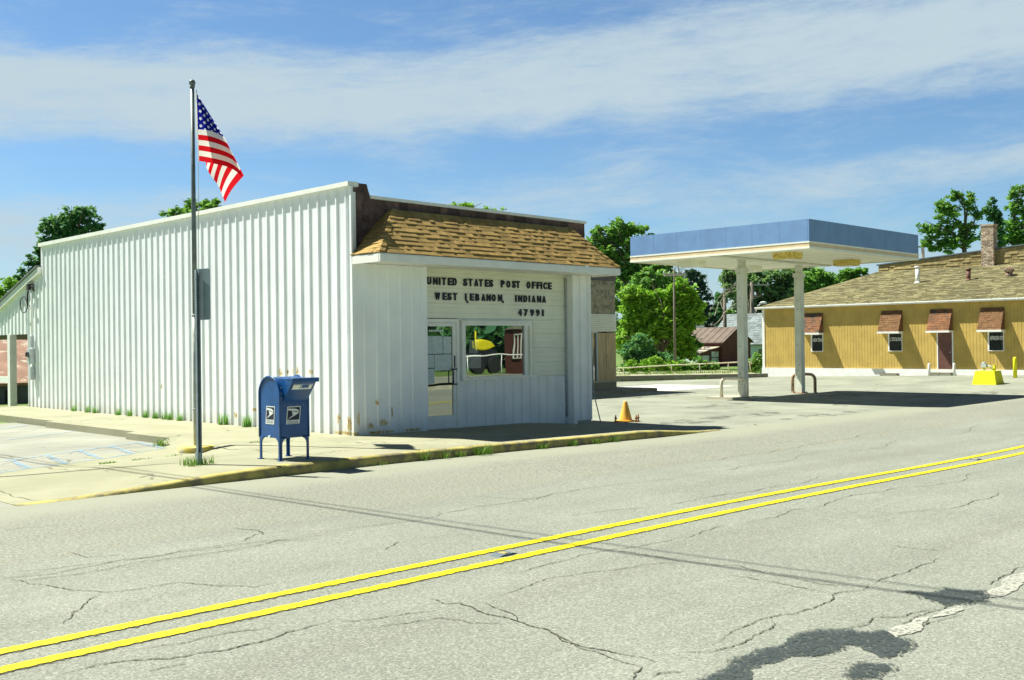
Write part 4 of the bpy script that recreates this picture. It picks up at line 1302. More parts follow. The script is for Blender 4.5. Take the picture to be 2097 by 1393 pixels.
ring(4.652, CZ1, 0, CANBLUE, 'fascia', 1)
ring(4.605, 4.650, .012, CANWHITE, 'trim_band')
ring(4.505, 4.603, .002, CANTAN, 'stripe')
ring(4.44, 4.503, .014, CANWHITE, 'trim_band')
for (x, y) in ((29.68, 18.95), (33.82, 19.22)):
    mb = MB(); mb.box(x - .125, x + .125, y - .125, y + .125, gz, 4.2); mb.box(x - .16, x + .16, y - .16, y + .16, 4.06, 4.2)
    mb.box(x - .10, x + .10, y - .10, y + .10, 4.2, CZ0 + .03); mb.box(x - .127, x + .127, y - .127, y + .127, 2.4, 2.408)
    cc = obj('column', mb, COLPAINT, cn)
    mb = MB(); mb.box(x - .19, x + .19, y - .19, y + .19, gz, gz + .02)
    for a in (-1, 1):
        for b in (-1, 1):
            mb.tube([(x + a * .155, y + b * .155, gz), (x + a * .155, y + b * .155, gz + .06)], .018, 6)
    obj('base_plate', mb, RUST, cc)
    for z, a in ((.42, .05), (.46, -.06), (.7, .02), (.9, -.04), (.36, -.03), (1.6, .03), (2.9, 0), (3.2, 0), (4.0, .02)):
        mb = MB(); mb.box(x - .1265, x - .125, y + a - .012, y + a + .012, z, z + .03); obj('bolt_hole', mb, DARK, cc)
for (x, y, mt_) in ((28.6, 16.63, LAMPRUST), (32.9, 16.9, LAMPRUST), (28.86, 20.35, CANWHITE), (32.7, 20.55, CANWHITE)):
    mb = MB(); mb.prism([(y - .34, CZ0 + .03), (y - .34, CZ0 - .10), (y - .30, CZ0 - .17), (y + .30, CZ0 - .17), (y + .34, CZ0 - .10), (y + .34, CZ0 + .03)], 'x', x - .3, x + .3)
    lf = obj('light_fixture', mb, mt_, cn)
    lf['label'] = 'rusty yellow lamp box' if mt_ is LAMPRUST else 'clean white lamp box'
    mb = MB(); mb.box(x - .24, x + .24, y - .26, y + .26, CZ0 - .18, CZ0 - .171); obj('lens', mb, WHITEP, lf)

# islands and hoop guards
mb = MB(); mb.prism([(29.0, 18.15), (30.3, 18.15), (30.3, 19.95), (29.0, 19.95)], 'z', -.3, -.035); struct('pump_island', mb, CONC, True)


def hoop(x, y0, y1, h, mat, zb, label):
    t = thing('hoop_guard', label, 'guard rail', (x, (y0 + y1) / 2, zb), group='pipe hoop guards at the canopy columns')
    hw = (y1 - y0) / 2; r = .2; path = [(0, -hw, -.05), (0, -hw, h - r)]
    path += [(0, -hw + r - r * math.cos(a), h - r + r * math.sin(a)) for a in [math.pi / 2 * i / 6 for i in range(1, 7)]]
    path += [(0, hw - r + r * math.sin(a), h - r + r * math.cos(a)) for a in [math.pi / 2 * i / 6 for i in range(0, 7)]] + [(0, hw, -.05)]
    m = MB(); m.tube(path, .055, 10); obj('pipe', m, mat, t, local=True)
    for sg_ in (-1, 1):
        m = MB(); m.lathe([(.085, 0), (.08, .02), (.06, .03)], (0, sg_ * hw, .0), 10); obj('collar', m, CONC2, t, local=True)


hoop(29.12, 18.45, 19.42, .62, HOOPC, -.035, 'cream hoop guard with rusty legs at the nearer canopy column')
hoop(34.35, 18.93, 19.83, .66, HOOPB, -.1, 'brown hoop guard beside the farther canopy column')

# ------------------------------------------------------------------ ochre shop building
YX = 46.1
yb = thing('ochre_building', 'long ochre sided shop building with white base and mossy shingle roof', 'building', (50, 20, 0))
mb = MB(); k = 28.24
while k > 8.2:
    a = k - .142
    mb.box(YX, YX + .05, a, k - .014, .44, 3.36); k = a
mb.box(YX + .008, YX + .2, 8.1, 28.24, .42, 3.36)
mb.box(YX + .2, 58, 28.1, 28.24, .42, 3.36); mb.box(YX + .2, 58, 8.1, 8.24, .42, 3.36); mb.box(57.8, 58, 8.24, 28.1, .42, 3.36)
obj('wall', mb, YSIDE, yb)
mb = MB(); mb.box(YX - .06, YX + .12, 8.05, 28.30, -.25, .435); mb.box(YX + .12, 58.05, 28.0, 28.30, -.25, .435)
obj('foundation', mb, FOUND, yb)
mb = MB(); mb.box(YX - .02, YX + .10, 28.14, 28.28, .436, 3.35); obj('corner_trim', mb, TRIM, yb)
# roof: front slope with a hip at the left end
EX, EYL, EZ2 = YX - .20, 28.52, 3.44
RX, RZ, RYL = 52.5, 5.33, 25.2
mb = MB()
mb.add([(EX, EYL, EZ2), (EX, 7.6, EZ2), (RX, 7.6, RZ), (RX, RYL, RZ)], [(0, 1, 2, 3)])
mb.add([(EX, EYL, EZ2), (RX, RYL, RZ), (RX + 2, RYL, RZ), (59, EYL, EZ2)], [(0, 1, 2, 3)])
sl2 = math.hypot(RX - EX, RZ - EZ2); nr = Vector((-(RZ - EZ2), 0, RX - EX)).normalized()
shingles(mb, (EX, 0, EZ2), (0, -1, 0), (RX - EX, 0, RZ - EZ2), nr, 40, sl2 / 40, lambda v: (-EYL + (EYL - RYL) * v / sl2, -7.6), (.18, .5), .014, 11)
roof2 = obj('roof', mb, ROOFG, yb, fix=False)
# raised back part faced with shingles, its roofline climbing to the right
mb = MB()
mb.prism([(25.2, 5.1), (25.2, 5.64), (19.92, 6.02), (17.92, 6.17), (12, 6.6), (8, 6.6), (8, 5.1)], 'x', RX + .04, RX + 3)
for c in range(9):
    z = 5.28 + c * .135
    shingles(mb, (RX + .04, 0, z), (0, -1, 0), (0, 0, 1), (-1, 0, 0), 1, .135, lambda v, z=z: (max(-25.2, -25.2 + (z + .135 - 5.64) / .072), -8), (.25, .5), .02, 30 + c)
bk = obj('parapet', mb, ROOFB, yb, fix=False)
mb = MB()
for a, b in (((25.3, 5.66), (19.92, 6.04)), ((19.92, 6.04), (17.92, 6.19)), ((17.92, 6.19), (12, 6.62))):
    mb.prism([a, b, (b[0], b[1] + .06), (a[0], a[1] + .06)], 'x', RX - .03, RX + .3)
obj('coping', mb, DKBASE, bk)
mb = MB(); zc = 5.1; r_ = random.Random(5)
mb.box(52.32, 52.82, 19.26, 19.84, 5.0, 7.25)
while zc < 7.22:
    off = r_.uniform(0, .2)
    for a in (0, .2, .4):
        for (p0, uu_, nn_, ln) in (((52.32, 19.84, zc), (0, -1, 0), (-1, 0, 0), .58), ((52.32, 19.26, zc), (1, 0, 0), (0, -1, 0), .5)):
            s0 = a + (.1 if int(zc * 13) % 2 else 0); s1 = min(s0 + .185, ln)
            if s0 < ln - .02:
                mb.obox(Vector(p0) + Vector(uu_) * s0, Vector(uu_) * (s1 - s0), (0, 0, .062), Vector(nn_) * r_.uniform(.006, .014), r_.random())
    zc += .075
mb.box(52.28, 52.86, 19.22, 19.88, 7.25, 7.32)
obj('chimney', mb, BRICKC, yb)
# gutter
mb = MB(); mb.prism([(EX + .02, 3.47), (EX - .075, 3.47), (EX - .08, 3.42), (EX - .05, 3.36), (EX + .02, 3.36)], 'y', 7.6, EYL + .02)
k = 28
while k > 8:
    mb.box(EX - .088, EX - .075, k - .02, k + .02, 3.40, 3.475); k -= 1.1
obj('gutter', mb, pmat('gutter_white', (.74, .75, .70), .45, .06, 3, (.45, .42, .34), 4, .6, .8), yb)
mb = MB(); mb.box(EX + .02, YX + .05, 7.7, EYL - .05, 3.36, 3.40); obj('soffit', mb, YSIDE, yb)


def awning(y0, y1, lab, stain=False):
    m = MB(); p = .47; zt_, zb_ = 3.06, 2.12
    m.prism([(YX - .005, zb_ + .02), (YX - p, zb_ + .02), (YX - .05, zt_), (YX - .005, zt_)], 'y', y0, y1)
    v = Vector((p - .05, 0, zt_ - zb_ - .02)); n2 = Vector((-v.z, 0, v.x)).normalized()
    shingles(m, (YX - p, y1, zb_ + .02), (0, -1, 0), v, n2, 9, v.length / 9, lambda q: (0, y1 - y0), (.1, .24), .007, int(y0 * 10))
    a = obj('awning', m, AWN if not stain else pmat('blackened_shingles', (.21, .095, .045), .9, .15, 10, (.085, .07, .055), 2.2, .46, .60, .8, 90, tint=.18), yb, fix=False)
    a['label'] = lab
    m = MB(); m.box(YX - p - .02, YX, y0 - .03, y1 + .03, zb_ - .065, zb_ + .018); obj('trim', m, WHITEP, a)


awning(24.93, 25.93, 'red brown shingled awning with dark stains over the first window', True)
awning(21.0, 21.98, 'clean red brown shingled awning over the second window')
awning(18.74, 19.72, 'red brown shingled awning with a dark patch over the door', True)
awning(16.55, 17.52, 'red brown shingled awning over the last window')
awning(12.6, 13.6, 'red brown shingled awning beyond the frame')


def ywin(y0, y1, word, lab):
    m = MB(); z0, z1 = 1.23, 2.06
    m.box(YX - .035, YX + .02, y0, y0 + .025, z0, z1); m.box(YX - .035, YX + .02, y1 - .06, y1, z0, z1); m.box(YX - .035, YX + .02, y0 + .025, y1 - .06, z0, z0 + .03); m.box(YX - .035, YX + .02, y0 + .025, y1 - .06, z1 - .025, z1)
    wv = obj('window', m, WHITEP, yb); wv['label'] = lab
    m = MB(); m.box(YX - .012, YX - .006, y0 + .025, y1 - .06, z0 + .03, z1 - .025); obj('pane', m, GLASSD, wv)
    m = MB(); ww = (y1 - y0) - .13
    text_solid(m, word, (YX - .016, y1 - .09, 1.70), (0, -1, 0), (0, 0, 1), (-1, 0, 0), ww + .02, .17, .003, .004, .2)
    obj('lettering', m, WHITEP, wv, fix=False)


ywin(24.94, 25.58, 'HEATING', 'window lettered HEATING')
ywin(21.02, 21.69, 'COOLING', 'window lettered COOLING')
ywin(16.58, 17.25, 'REFRIGERATION', 'window lettered REFRIGERATION')
mb = MB(); mb.box(YX - .03, YX + .02, 18.77, 19.39, .45, 2.05); dr = obj('door', mb, DOORB, yb)
mb = MB(); mb.box(YX - .045, YX + .02, 18.72, 18.77, .44, 2.06); mb.box(YX - .045, YX + .02, 19.39, 19.44, .44, 2.06); obj('frame', mb, WHITEP, dr)
mb = MB(); mb.box(YX - .045, YX - .03, 18.83, 18.88, 1.15, 1.22); mb.box(YX - .06, YX - .03, 18.84, 18.87, 1.18, 1.2); obj('handle', mb, STEEL, dr)
mb = MB(); mb.box(YX - .5, YX - .06, 18.65, 19.55, -.1, .30); obj('step', mb, CONC2, yb)
for yv, hh in ((22.0, .17), (11, .2)):
    mb = MB(); mb.box(YX - .25, YX - .06, yv - .8, yv, -.1, .24 if yv > 20 else .3); obj('step', mb, CONC2, yb)
mb = MB(); mb.box(YX - .14, YX - .06, 21.95, 22.5, .44, .49); obj('ledge', mb, YSIDE, yb)
# roof pipes
def rz(x): return EZ2 + (RZ - EZ2) * (x - EX) / (RX - EX)
for (x, y, r, h, m_, nm) in ((49.6, 21.82, .10, .80, WHITEP, 'vent_pipe'), (49.6, 19.40, .095, .55, pmat('brown_pipe', (.16, .07, .05), .6), 'vent_pipe')):
    mb = MB(); mb.tube([(x, y, rz(x) - .1), (x, y, rz(x) + h - .08)], r, 12); mb.tube([(x, y, rz(x) + h - .08), (x, y, rz(x) + h)], r * 1.35, 12); mb.tube([(x, y, rz(x) - .05), (x, y, rz(x) + .06)], [r * 1.9, r * 1.1], 12)
    obj(nm, mb, m_, yb)
mb = MB(); x, y = 50.0, 17.72; z = rz(x)
mb.tube([(x, y, z - .1), (x, y, z + .18)], .14, 12)
for kk in range(14):
    t = kk / 14 * 2 * math.pi
    mb.tube([(x + .15 * math.cos(t), y + .15 * math.sin(t), z + .18), (x + .20 * math.cos(t + .2), y + .20 * math.sin(t + .2), z + .28), (x + .10 * math.cos(t + .4), y + .10 * math.sin(t + .4), z + .40)], .022, 5)
mb.lathe([(.12, .39), (.06, .43), (.001, .44)], (x, y, z), 12)
obj('turbine_vent', mb, pmat('rusty_vent', (.24, .16, .12), .6, .2, 8), yb)

# small posts either side of the door step
for i, (yv, lab) in enumerate(((19.62, 'short white post left of the brown door'), (18.52, 'short white post right of the brown door'))):
    mb = MB(); b0 = g(YX - .6, yv); mb.lathe([(.055, -.1), (.055, .50), (.04, .535), (.001, .545)], (YX - .45, yv, b0), 12)
    tag(obj('bollard', mb, WHITEP, None), lab, 'bollard', 'short white posts by the brown door')

# yellow concrete block with a gas valve, and a yellow bollard
bx, by = 40.45, 15.15
bz = g(bx, by)
blk = thing('concrete_block', 'tapered bright yellow concrete block carrying a grey gas valve', 'block', (bx, by, bz))
mb = MB(); a0, a1 = .40, .31
def frus(m, cx_, cy_, z0, z1, ax, ay, bx_, by_):
    m.add([(cx_ - ax, cy_ - ay, z0), (cx_ + ax, cy_ - ay, z0), (cx_ + ax, cy_ + ay, z0), (cx_ - ax, cy_ + ay, z0), (cx_ - bx_, cy_ - by_, z1), (cx_ + bx_, cy_ - by_, z1), (cx_ + bx_, cy_ + by_, z1), (cx_ - bx_, cy_ + by_, z1)],
          [(0, 3, 2, 1), (4, 5, 6, 7), (0, 1, 5, 4), (1, 2, 6, 5), (2, 3, 7, 6), (3, 0, 4, 7)])
frus(mb, bx, by, bz - .05, bz + .50, .42, .45, .32, .36)
obj('base', mb, LIME, blk, bevel=.02)
mb = MB(); mb.tube([(bx - .05, by + .12, bz + .49), (bx - .05, by + .12, bz + .62)], .05, 8); mb.box(bx - .14, bx + .04, by + .02, by + .22, bz + .62, bz + .76); mb.tube([(bx - .05, by + .02, bz + .68), (bx - .05, by - .16, bz + .66), (bx - .05, by - .18, bz + .5)], .03, 8); mb.tube([(bx - .05, by + .12, bz + .76), (bx - .05, by + .12, bz + .82)], .06, 10)
obj('valve', mb, GREYP, blk)
mb = MB(); mb.tube([(bx + .05, by - .22, bz + .49), (bx + .05, by - .22, bz + .68)], .055, 10); mb.tube([(bx + .05, by - .22, bz + .68), (bx + .05, by - .22, bz + .71)], .065, 10); obj('pipe', mb, LIME, blk)
x, y = 43.6, 15.28; b0 = g(x, y)
mb = MB(); mb.lathe([(.075, -.1), (.075, .76), (.06, .80), (.03, .825), (.001, .83)], (x, y, b0), 14)
tag(obj('bollard', mb, LIME, None), 'slim bright yellow bollard right of the yellow block', 'bollard')

# ------------------------------------------------------------------ railing behind the lot
rl = thing('pipe_railing', 'low bent white pipe railing on the concrete edge before the trees', 'railing', (42, 31, 0))
rp = [(40.0, 36.4, .40), (42.2, 34.1, .46), (44.0, 32.4, .58), (45.0, 31.35, .62), (46.05, 30.3, .67), (46.9, 29.55, .71), (47.0, 29.45, .60)]
mb = MB(); mb.tube(rp, .032, 8); obj('rail', mb, HOOPC, rl)
for (x, y, z) in rp[:-1]:
    mb = MB(); mb.tube([(x, y, z), (x + .06, y - .04, .0)], .03, 6); obj('post', mb, HOOPC, rl)

# ------------------------------------------------------------------ barn and houses
barn = thing('barn', 'weathered dark red barn with a rusty tin roof behind the railing', 'barn', (69, 48, -.4))
bx0, bx1, byf, byb, be, bp = 66.75, 70.65, 44.4, 53, 1.78, 2.85
mb = MB(); mb.prism([(bx0, -.5), (bx1, -.5), (bx1, be), ((bx0 + bx1) / 2, bp - .06), (bx0, be)], 'y', byf, byb); obj('wall', mb, BARNR, barn)
mb = MB(); xm = (bx0 + bx1) / 2
for sgn, xa in ((-1, bx0 - .18), (1, bx1 + .18)):
    mb.add([(xa, byf - .2, be - .1), (xm, byf - .2, bp), (xm, byb, bp), (xa, byb, be - .1), (xa, byf - .2, be - .16), (xm, byf - .2, bp - .06), (xm, byb, bp - .06), (xa, byb, be - .16)], [(0, 1, 2, 3), (4, 5, 6, 7), (0, 1, 5, 4), (0, 3, 7, 4)])
for k in range(14):
    y = byf + k * .62
    mb.obox((bx0 - .18, y, be - .095), (xm - bx0 + .18, 0, bp - be + .1), (0, .04, 0), (0, 0, .025))
obj('roof', mb, BARNROOF, barn)
mb = MB(); mb.prism([(bx0 - 2.4, -.5), (bx0, -.5), (bx0, 1.3), (bx0 - 2.4, .92)], 'y', byf + .3, byb - 1); ln_ = obj('lean_to', mb, BARNR, barn)
mb = MB(); mb.prism([(bx0 - 2.55, .90), (bx0, 1.33), (bx0, 1.39), (bx0 - 2.55, .96)], 'y', byf + .15, byb - .9); obj('roof', mb, pmat('pale_patched_roof', (.40, .33, .23), .8, .2, 2, (.08, .08, .10), 1.4, .48, .55), ln_)
mb = MB(); mb.box(bx0 - 2.44, bx0 - 2.39, byf + .35, byb - 1.1, -.45, .80); mb.box(bx0 - 2.2, bx0 - 1.35, byf + .27, byf + .3, -.4, .72); mb.box(bx0 - 1.0, bx0 - .1, byf + .27, byf + .3, -.4, 1.0); obj('door', mb, pmat('peeling_white', (.66, .72, .72), .8, .1, 3, (.25, .1, .08), 4, .58, .66), ln_)
mb = MB()
mb.obox((bx0 - 1.0, byf + .25, -.3), (.05, 0, 0), (.85, 0, .85), (0, .015, 0)); mb.box(bx0 - 1.3, bx0 - 1.24, byf + .25, byf + .28, -.4, .8); mb.box(bx0 - 1.2, bx0 - .1, byf + .25, byf + .27, .52, .60)
obj('brace', mb, WOODP, ln_)
mb = MB(); mb.box(bx0 + 2.5, bx0 + 3.3, byf - .03, byf + .0, .3, 1.5); obj('hatch', mb, WOODP, barn)


def house(name, lab, L, D, wx, wy, z0, ze, zr, wallm, axis='x', parts=()):
    x, y = vw(L, D)
    t = thing(name, lab, 'house', (x, y, z0))
    m = MB()
    if axis == 'y':
        m.prism([(x - wx, z0), (x + wx, z0), (x + wx, ze), (x, zr - .1), (x - wx, ze)], 'y', y - wy, y + wy)
    else:
        m.prism([(y - wy, z0), (y + wy, z0), (y + wy, ze), (y, zr - .1), (y - wy, ze)], 'x', x - wx, x + wx)
    obj('wall', m, wallm, t)
    m = MB(); o = .35; th = .12
    if axis == 'y':
        for s in (-1, 1):
            e = Vector((x + s * (wx + o), y - wy - o, ze - o * (zr - ze) / wx)); r = Vector((x, y - wy - o, zr))
            v = r - e; l = v.length; n2 = Vector((s * v.z, 0, abs(v.x))).normalized()
            m.obox(e, v, (0, 2 * (wy + o), 0), n2 * th * -1)
            shingles(m, e + (Vector((0, 2 * (wy + o), 0)) if s < 0 else Vector((0, 0, 0))), (0, s, 0), v, n2, 14, l / 14, lambda q: (0, 2 * (wy + o)), (.3, .9), .015, int(x))
    else:
        for s in (-1, 1):
            e = Vector((x - wx - o, y + s * (wy + o), ze - o * (zr - ze) / wy)); r = Vector((x - wx - o, y, zr))
            v = r - e; l = v.length; n2 = Vector((0, s * v.z, abs(v.y))).normalized()
            m.obox(e, v, (2 * (wx + o), 0, 0), n2 * th * -1)
            shingles(m, e, (1, 0, 0), v, n2, 14, l / 14, lambda q: (0, 2 * (wx + o)), (.3, .9), .015, int(x))
    obj('roof', m, SHINGG, t, fix=False)
    m = MB()
    if axis == 'y':
        for s in (-1, 1):
            for yy in (y - wy - o - .03,):
                m.obox((x + s * (wx + o), yy, ze - o * (zr - ze) / wx - .16), (-s * (wx + o), 0, zr - ze + o * (zr - ze) / wx), (0, .06, 0), (0, 0, .16))
    else:
        for s in (-1, 1):
            m.obox((x - wx - o - .03, y + s * (wy + o), ze - o * (zr - ze) / wy - .16), (0, -s * (wy + o), zr - ze + o * (zr - ze) / wy), (.06, 0, 0), (0, 0, .16))
    obj('rake_board', m, WHITEP, t)
    return t, x, y


SIDW = pmat('white_siding', (.78, .79, .76), .6, .04, 2)
h1, x, y = house('house', 'low grey roofed pale blue house behind the barn', 19.3, 108, 4.2, 2.2, -.6, 2.3, 3.9, HOUSEB, 'x')
mb = MB(); mb.box(x - 4.23, x - 4.2, y - .5, y + .5, 1.2, 2.3); obj('window', mb, GLASSD, h1)
h2, x, y = house('house', 'tall grey roofed house with white siding right of the barn', 24.2, 97, 3.4, 4.6, -.6, 1.7, 4.35, SIDW, 'y')
mb = MB(); mb.box(x - 3.44, x - 3.4, y - 4.2, y + 4.4, .35, 1.6); obj('porch_wall', mb, HOUSEB, h2)
mb = MB(); mb.box(x - 3.46, x - 3.42, y - 1.6, y - .6, .0, 1.0); obj('window', mb, GLASSD, h2)


# ------------------------------------------------------------------ utility poles
def upole(name, lab, L, D, z0, h, arm, r=.14, lamp=False, light=False):
    x, y = vw(L, D)
    t = thing(name, lab, 'utility pole', (x, y, z0), group=None)
    m = MB(); m.tube([(x, y, z0), (x, y, z0 + h * .5), (x, y, z0 + h)], [r, r * .85, r * .65], 10); obj('pole', m, WOODP, t)
    ux, uy = .70711, -.70711
    if arm:
        m = MB(); za = z0 + h - .35
        m.obox((x - ux * arm / 2, y - uy * arm / 2 - .06, za), (ux * arm, uy * arm, 0), (.08, .08, 0), (0, 0, .13)); obj('crossarm', m, pmat('pale_wood', (.45, .44, .38), .9), t)
        for k in (-.46, -.2, .2, .46):
            m = MB(); m.lathe([(.04, 0), (.05, .06), (.03, .12), (.001, .14)], (x + ux * arm * k, y + uy * arm * k, za + .13), 8); obj('insulator', m, GREYP, t)
    if lamp:
        m = MB(); zl = z0 + h * .62
        m.tube([(x, y, zl), (x + ux * .45, y + uy * .45, zl + .6), (x + ux * .95, y + uy * .95, zl + 1.0)], .06, 8)
        a = obj('lamp_arm', m, GREYP, t)
        m = MB(); m.lathe([(.001, -.12), (.22, -.1), (.30, .0), (.15, .12), (.001, .14)], (0, 0, 0), 12)
        m.v = [(x + ux * (1.1 + p[0] * 1.3) - uy * p[1], y + uy * (1.1 + p[0] * 1.3) + ux * p[1], zl + 1.02 + p[2]) for p in m.v]
        obj('lamp_head', m, WHITEP, a)
    return t


upole('utility_pole', 'leaning grey utility pole with one crossarm before the bright trees', 8.72, 56, .0, 5.66, 1.15, .072)
upole('utility_pole', 'brown utility pole with crossarm and street lamp before the ochre building', 23.0, 100, -.6, 8.0, 3.4, .24, lamp=True)
upole('utility_pole', 'bare broken pole stub behind the barn', 18.35, 90, -.5, 6.3, 0, .2)
upole('utility_pole', 'distant utility pole showing only its crossarm above the canopy', 34.7, 88, -.5, 10.3, 3.0, .18)


# ------------------------------------------------------------------ trees
nrng = np.random.default_rng(11)


def leaf_mesh(name, blobs, D, count, size, mat, parent, depth=1.0, sub=0, seed=1):
    """leaf clumps through the volume of the blobs (lateral, z, rx, rz); gaps from a coarse noise"""
    r = np.random.default_rng(seed)
    if sub:
        bb = []
        for (L, z, a, b) in blobs:
            if min(a, b) < .25:
                bb.append((L, z, a, b)); continue
            bb.append((L, z, a * .62, b * .62))
            for k in range(sub):
                t = 2 * math.pi * (k + r.random() * .8) / sub; q = .5 + .32 * r.random(); f = .30 + .24 * r.random()
                bb.append((L + a * q * math.cos(t), z + b * q * math.sin(t), a * f, b * f))
        blobs = bb
    ar = np.array([b[2] * b[3] for b in blobs]); ar = ar / ar.sum()
    Q = []; T = []
    for (L, z, rx_, rz_), a in zip(blobs, ar):
        n = max(int(count * a), 20)
        d = r.normal(size=(n, 3)); d /= np.linalg.norm(d, axis=1)[:, None]
        rad = r.random(n) ** .42
        rad *= 1 + .28 * np.sin(d[:, 0] * 5 + z) * np.sin(d[:, 2] * 6 + L) + .16 * np.sin(d[:, 0] * 13 + L) * np.sin(d[:, 2] * 11)
        p = d * rad[:, None] * np.array([rx_, max(rx_, rz_) * .9 * depth, rz_])
        # clumps
        k = max(n // 16, 3)
        cl_ = p[r.integers(0, n, k)]
        near = r.integers(0, k, n)
        cs = .26 * min(rx_, rz_) + .10
        p = np.where((r.random(n) < .8)[:, None], cl_[near] + r.normal(size=(n, 3)) * np.array([cs, cs, cs * .7]) * .55, p)
        t = np.clip(.5 + .28 * r.normal(size=n) + .35 * (r.random(k)[near] - .5), 0, 1)
        p[:, 0] += L; p[:, 2] += z
        Q.append(p); T.append(t)
    P = np.concatenate(Q); T = np.concatenate(T); n = len(P)
    # to world: lateral axis (.707,-.707), depth axis (.707,.707)
    Wp = np.empty_like(P)
    Wp[:, 0] = (D + P[:, 1] + P[:, 0]) * .70711; Wp[:, 1] = (D + P[:, 1] - P[:, 0]) * .70711; Wp[:, 2] = P[:, 2]
    off = np.array(rootloc(parent)) if parent else np.zeros(3)
    Wp -= off
    a = r.normal(size=(n, 3)); a[:, 2] *= .5; a /= np.linalg.norm(a, axis=1)[:, None]
    b = r.normal(size=(n, 3)); b -= a * (a * b).sum(1)[:, None]; b /= np.linalg.norm(b, axis=1)[:, None]
    s = size * (.55 + .9 * r.random(n))[:, None]
    c = np.cross(a, b) * .18
    v = np.stack([Wp - a * s, Wp + b * s * .45 + c * s, Wp + a * s, Wp - b * s * .45 + c * s], 1).reshape(-1, 3)
    me = bpy.data.meshes.new(name)
    me.vertices.add(4 * n); me.vertices.foreach_set('co', v.astype(np.float32).ravel())
    me.loops.add(4 * n); me.loops.foreach_set('vertex_index', np.arange(4 * n, dtype=np.int32))
    me.polygons.add(n); me.polygons.foreach_set('loop_start', np.arange(0, 4 * n, 4, dtype=np.int32))
    me.polygons.foreach_set('loop_total', np.full(n, 4, dtype=np.int32))
    me.update(calc_edges=True)
    at = me.attributes.new('tint', 'FLOAT', 'FACE'); at.data.foreach_set('value', T.astype(np.float32))
    me.materials.append(mat)
    o = bpy.data.objects.new(name, me); COL.objects.link(o)
    if parent:
        o.parent = parent
    return o


def vp(L, D, z):
    x, y = vw(L, D); return Vector((x, y, z))


def tree(name, lab, D, blobs, count, size, mat, trunk=None, seed=1, tr=.22, cat='tree', bark=None, depth=1.0, limbs=True, sub=5):
    cxL = trunk if trunk is not None else sum(b[0] * b[2] for b in blobs) / sum(b[2] for b in blobs)
    x, y = vw(cxL, D); z0 = -.5
    t = thing(name, lab, cat, (x, y, z0))
    r = random.Random(seed)
    m = MB(); top = max(b[1] for b in blobs); low = min(b[1] - b[3] for b in blobs)
    zf = max(low + .2, z0 + .6)
    m.tube([(x, y, z0), vp(cxL + r.uniform(-.1, .1), D, (z0 + zf) / 2), vp(cxL + r.uniform(-.2, .2), D, zf), vp(cxL + r.uniform(-.3, .3), D + .2, zf + (top - zf) * .55)], [tr * 1.3, tr, tr * .85, tr * .4], 8)
    if limbs:
        for b in blobs:
            e = vp(b[0], D + r.uniform(-.5, .5) * b[2], b[1] + b[3] * .3)
            s = vp(cxL + r.uniform(-.1, .1), D, zf + max(0, min((b[1] - zf) * .45, (top - zf) * .5)) * r.uniform(.5, 1))
            mid = (s + e) / 2 + Vector((r.uniform(-.3, .3), r.uniform(-.3, .3), r.uniform(.0, .4)))
            m.tube([s, mid, e], [tr * .42, tr * .28, tr * .08], 6)
            for k in range(3):
                e2 = e + Vector((r.uniform(-1, 1) * b[2], r.uniform(-1, 1) * b[2], r.uniform(-.4, .9) * b[3]))
                m.tube([mid + (e - mid) * r.uniform(.2, .8), e2], [tr * .14, tr * .04], 5)
    obj('trunk', m, bark or BARK, t)
    leaf_mesh('crown', blobs, D, count, size, mat, t, depth, sub, seed)
    return t


tree('tree', 'tall light green tree rising behind the post office right end', 72, [(7.18, 9.3, 1.14, 0.94), (6.38, 8.4, 1.08, 0.94), (8.46, 9.5, 0.81, 0.61), (8.13, 7.87, 1.68, 1.35), (9.47, 6.34, 1.51, 1.68), (7.28, 6.54, 1.35, 1.35), (5.94, 9.3, 0.54, 0.61), (10.82, 5.48, 1.35, 1.68), (6.2, 7.2, .8, 1.2), (9.9, 8.6, .8, .7)], 8500, .20, LEAFM, 8.6, 2)
tree('tree', 'bright yellow green bushy tree with several stems in front of the barn', 62, [(7.29, 4.42, 1.01, 1.01), (8.74, 3.97, 1.22, 1.16), (10.18, 4.53, 0.87, 1.16), (8.3, 2.81, 1.59, 1.16), (7.0, 2.11, 0.87, 1.16), (9.75, 2.36, 1.22, 1.16), (10.76, 3.36, 0.81, 1.01), (10.0, 1.2, .9, 0.72)], 10500, .155, LEAFB, 8.9, 3)
tree('tree', 'mid green leafy tree filling in behind the bright bushy tree', 68, [(8.0, 4.2, 1.5, 1.5), (9.6, 3.6, 1.5, 1.5), (11.0, 3.0, 1.2, 1.4), (7.4, 2.4, 1.2, 1.4), (9.3, 5.6, 1.2, 1.2), (10.6, 4.9, 1.0, 1.1), (9.2, 1.6, 1.9, 1.1), (11.4, 1.5, 1.0, 1.0), (6.6, 5.0, .8, 1.2)], 9000, .17, LEAFM, 9.4, 33, .16)
tree('shrub', 'bright weedy bush low on the terrace beside the leaning pole', 55, [(6.4, .5, .6, .35), (7.4, .55, .7, .4), (8.2, .45, .5, .3)], 1800, .085, LEAFB, 7.2, 34, .03, 'shrub', limbs=False)
tree('shrub', 'dark green undergrowth shrub at the foot of the bright tree', 58, [(6.82, 1.41, 0.98, 0.76), (6.55, 0.5, 0.8, 0.6), (8.04, 0.65, 1.14, 0.6), (7.5, .3, 1.2, .5)], 3500, .13, LEAFD, 7.3, 4, .08, 'shrub')
tree('shrub', 'low leafy weeds in front of the white barn doors', 58.5, [(9.3, 0.3, 0.9, 0.45), (10.2, .25, .8, .4), (11.1, .3, .5, .35), (10.5, .55, .3, .3)], 2200, .11, LEAFM, 9.8, 14, .05, 'shrub')
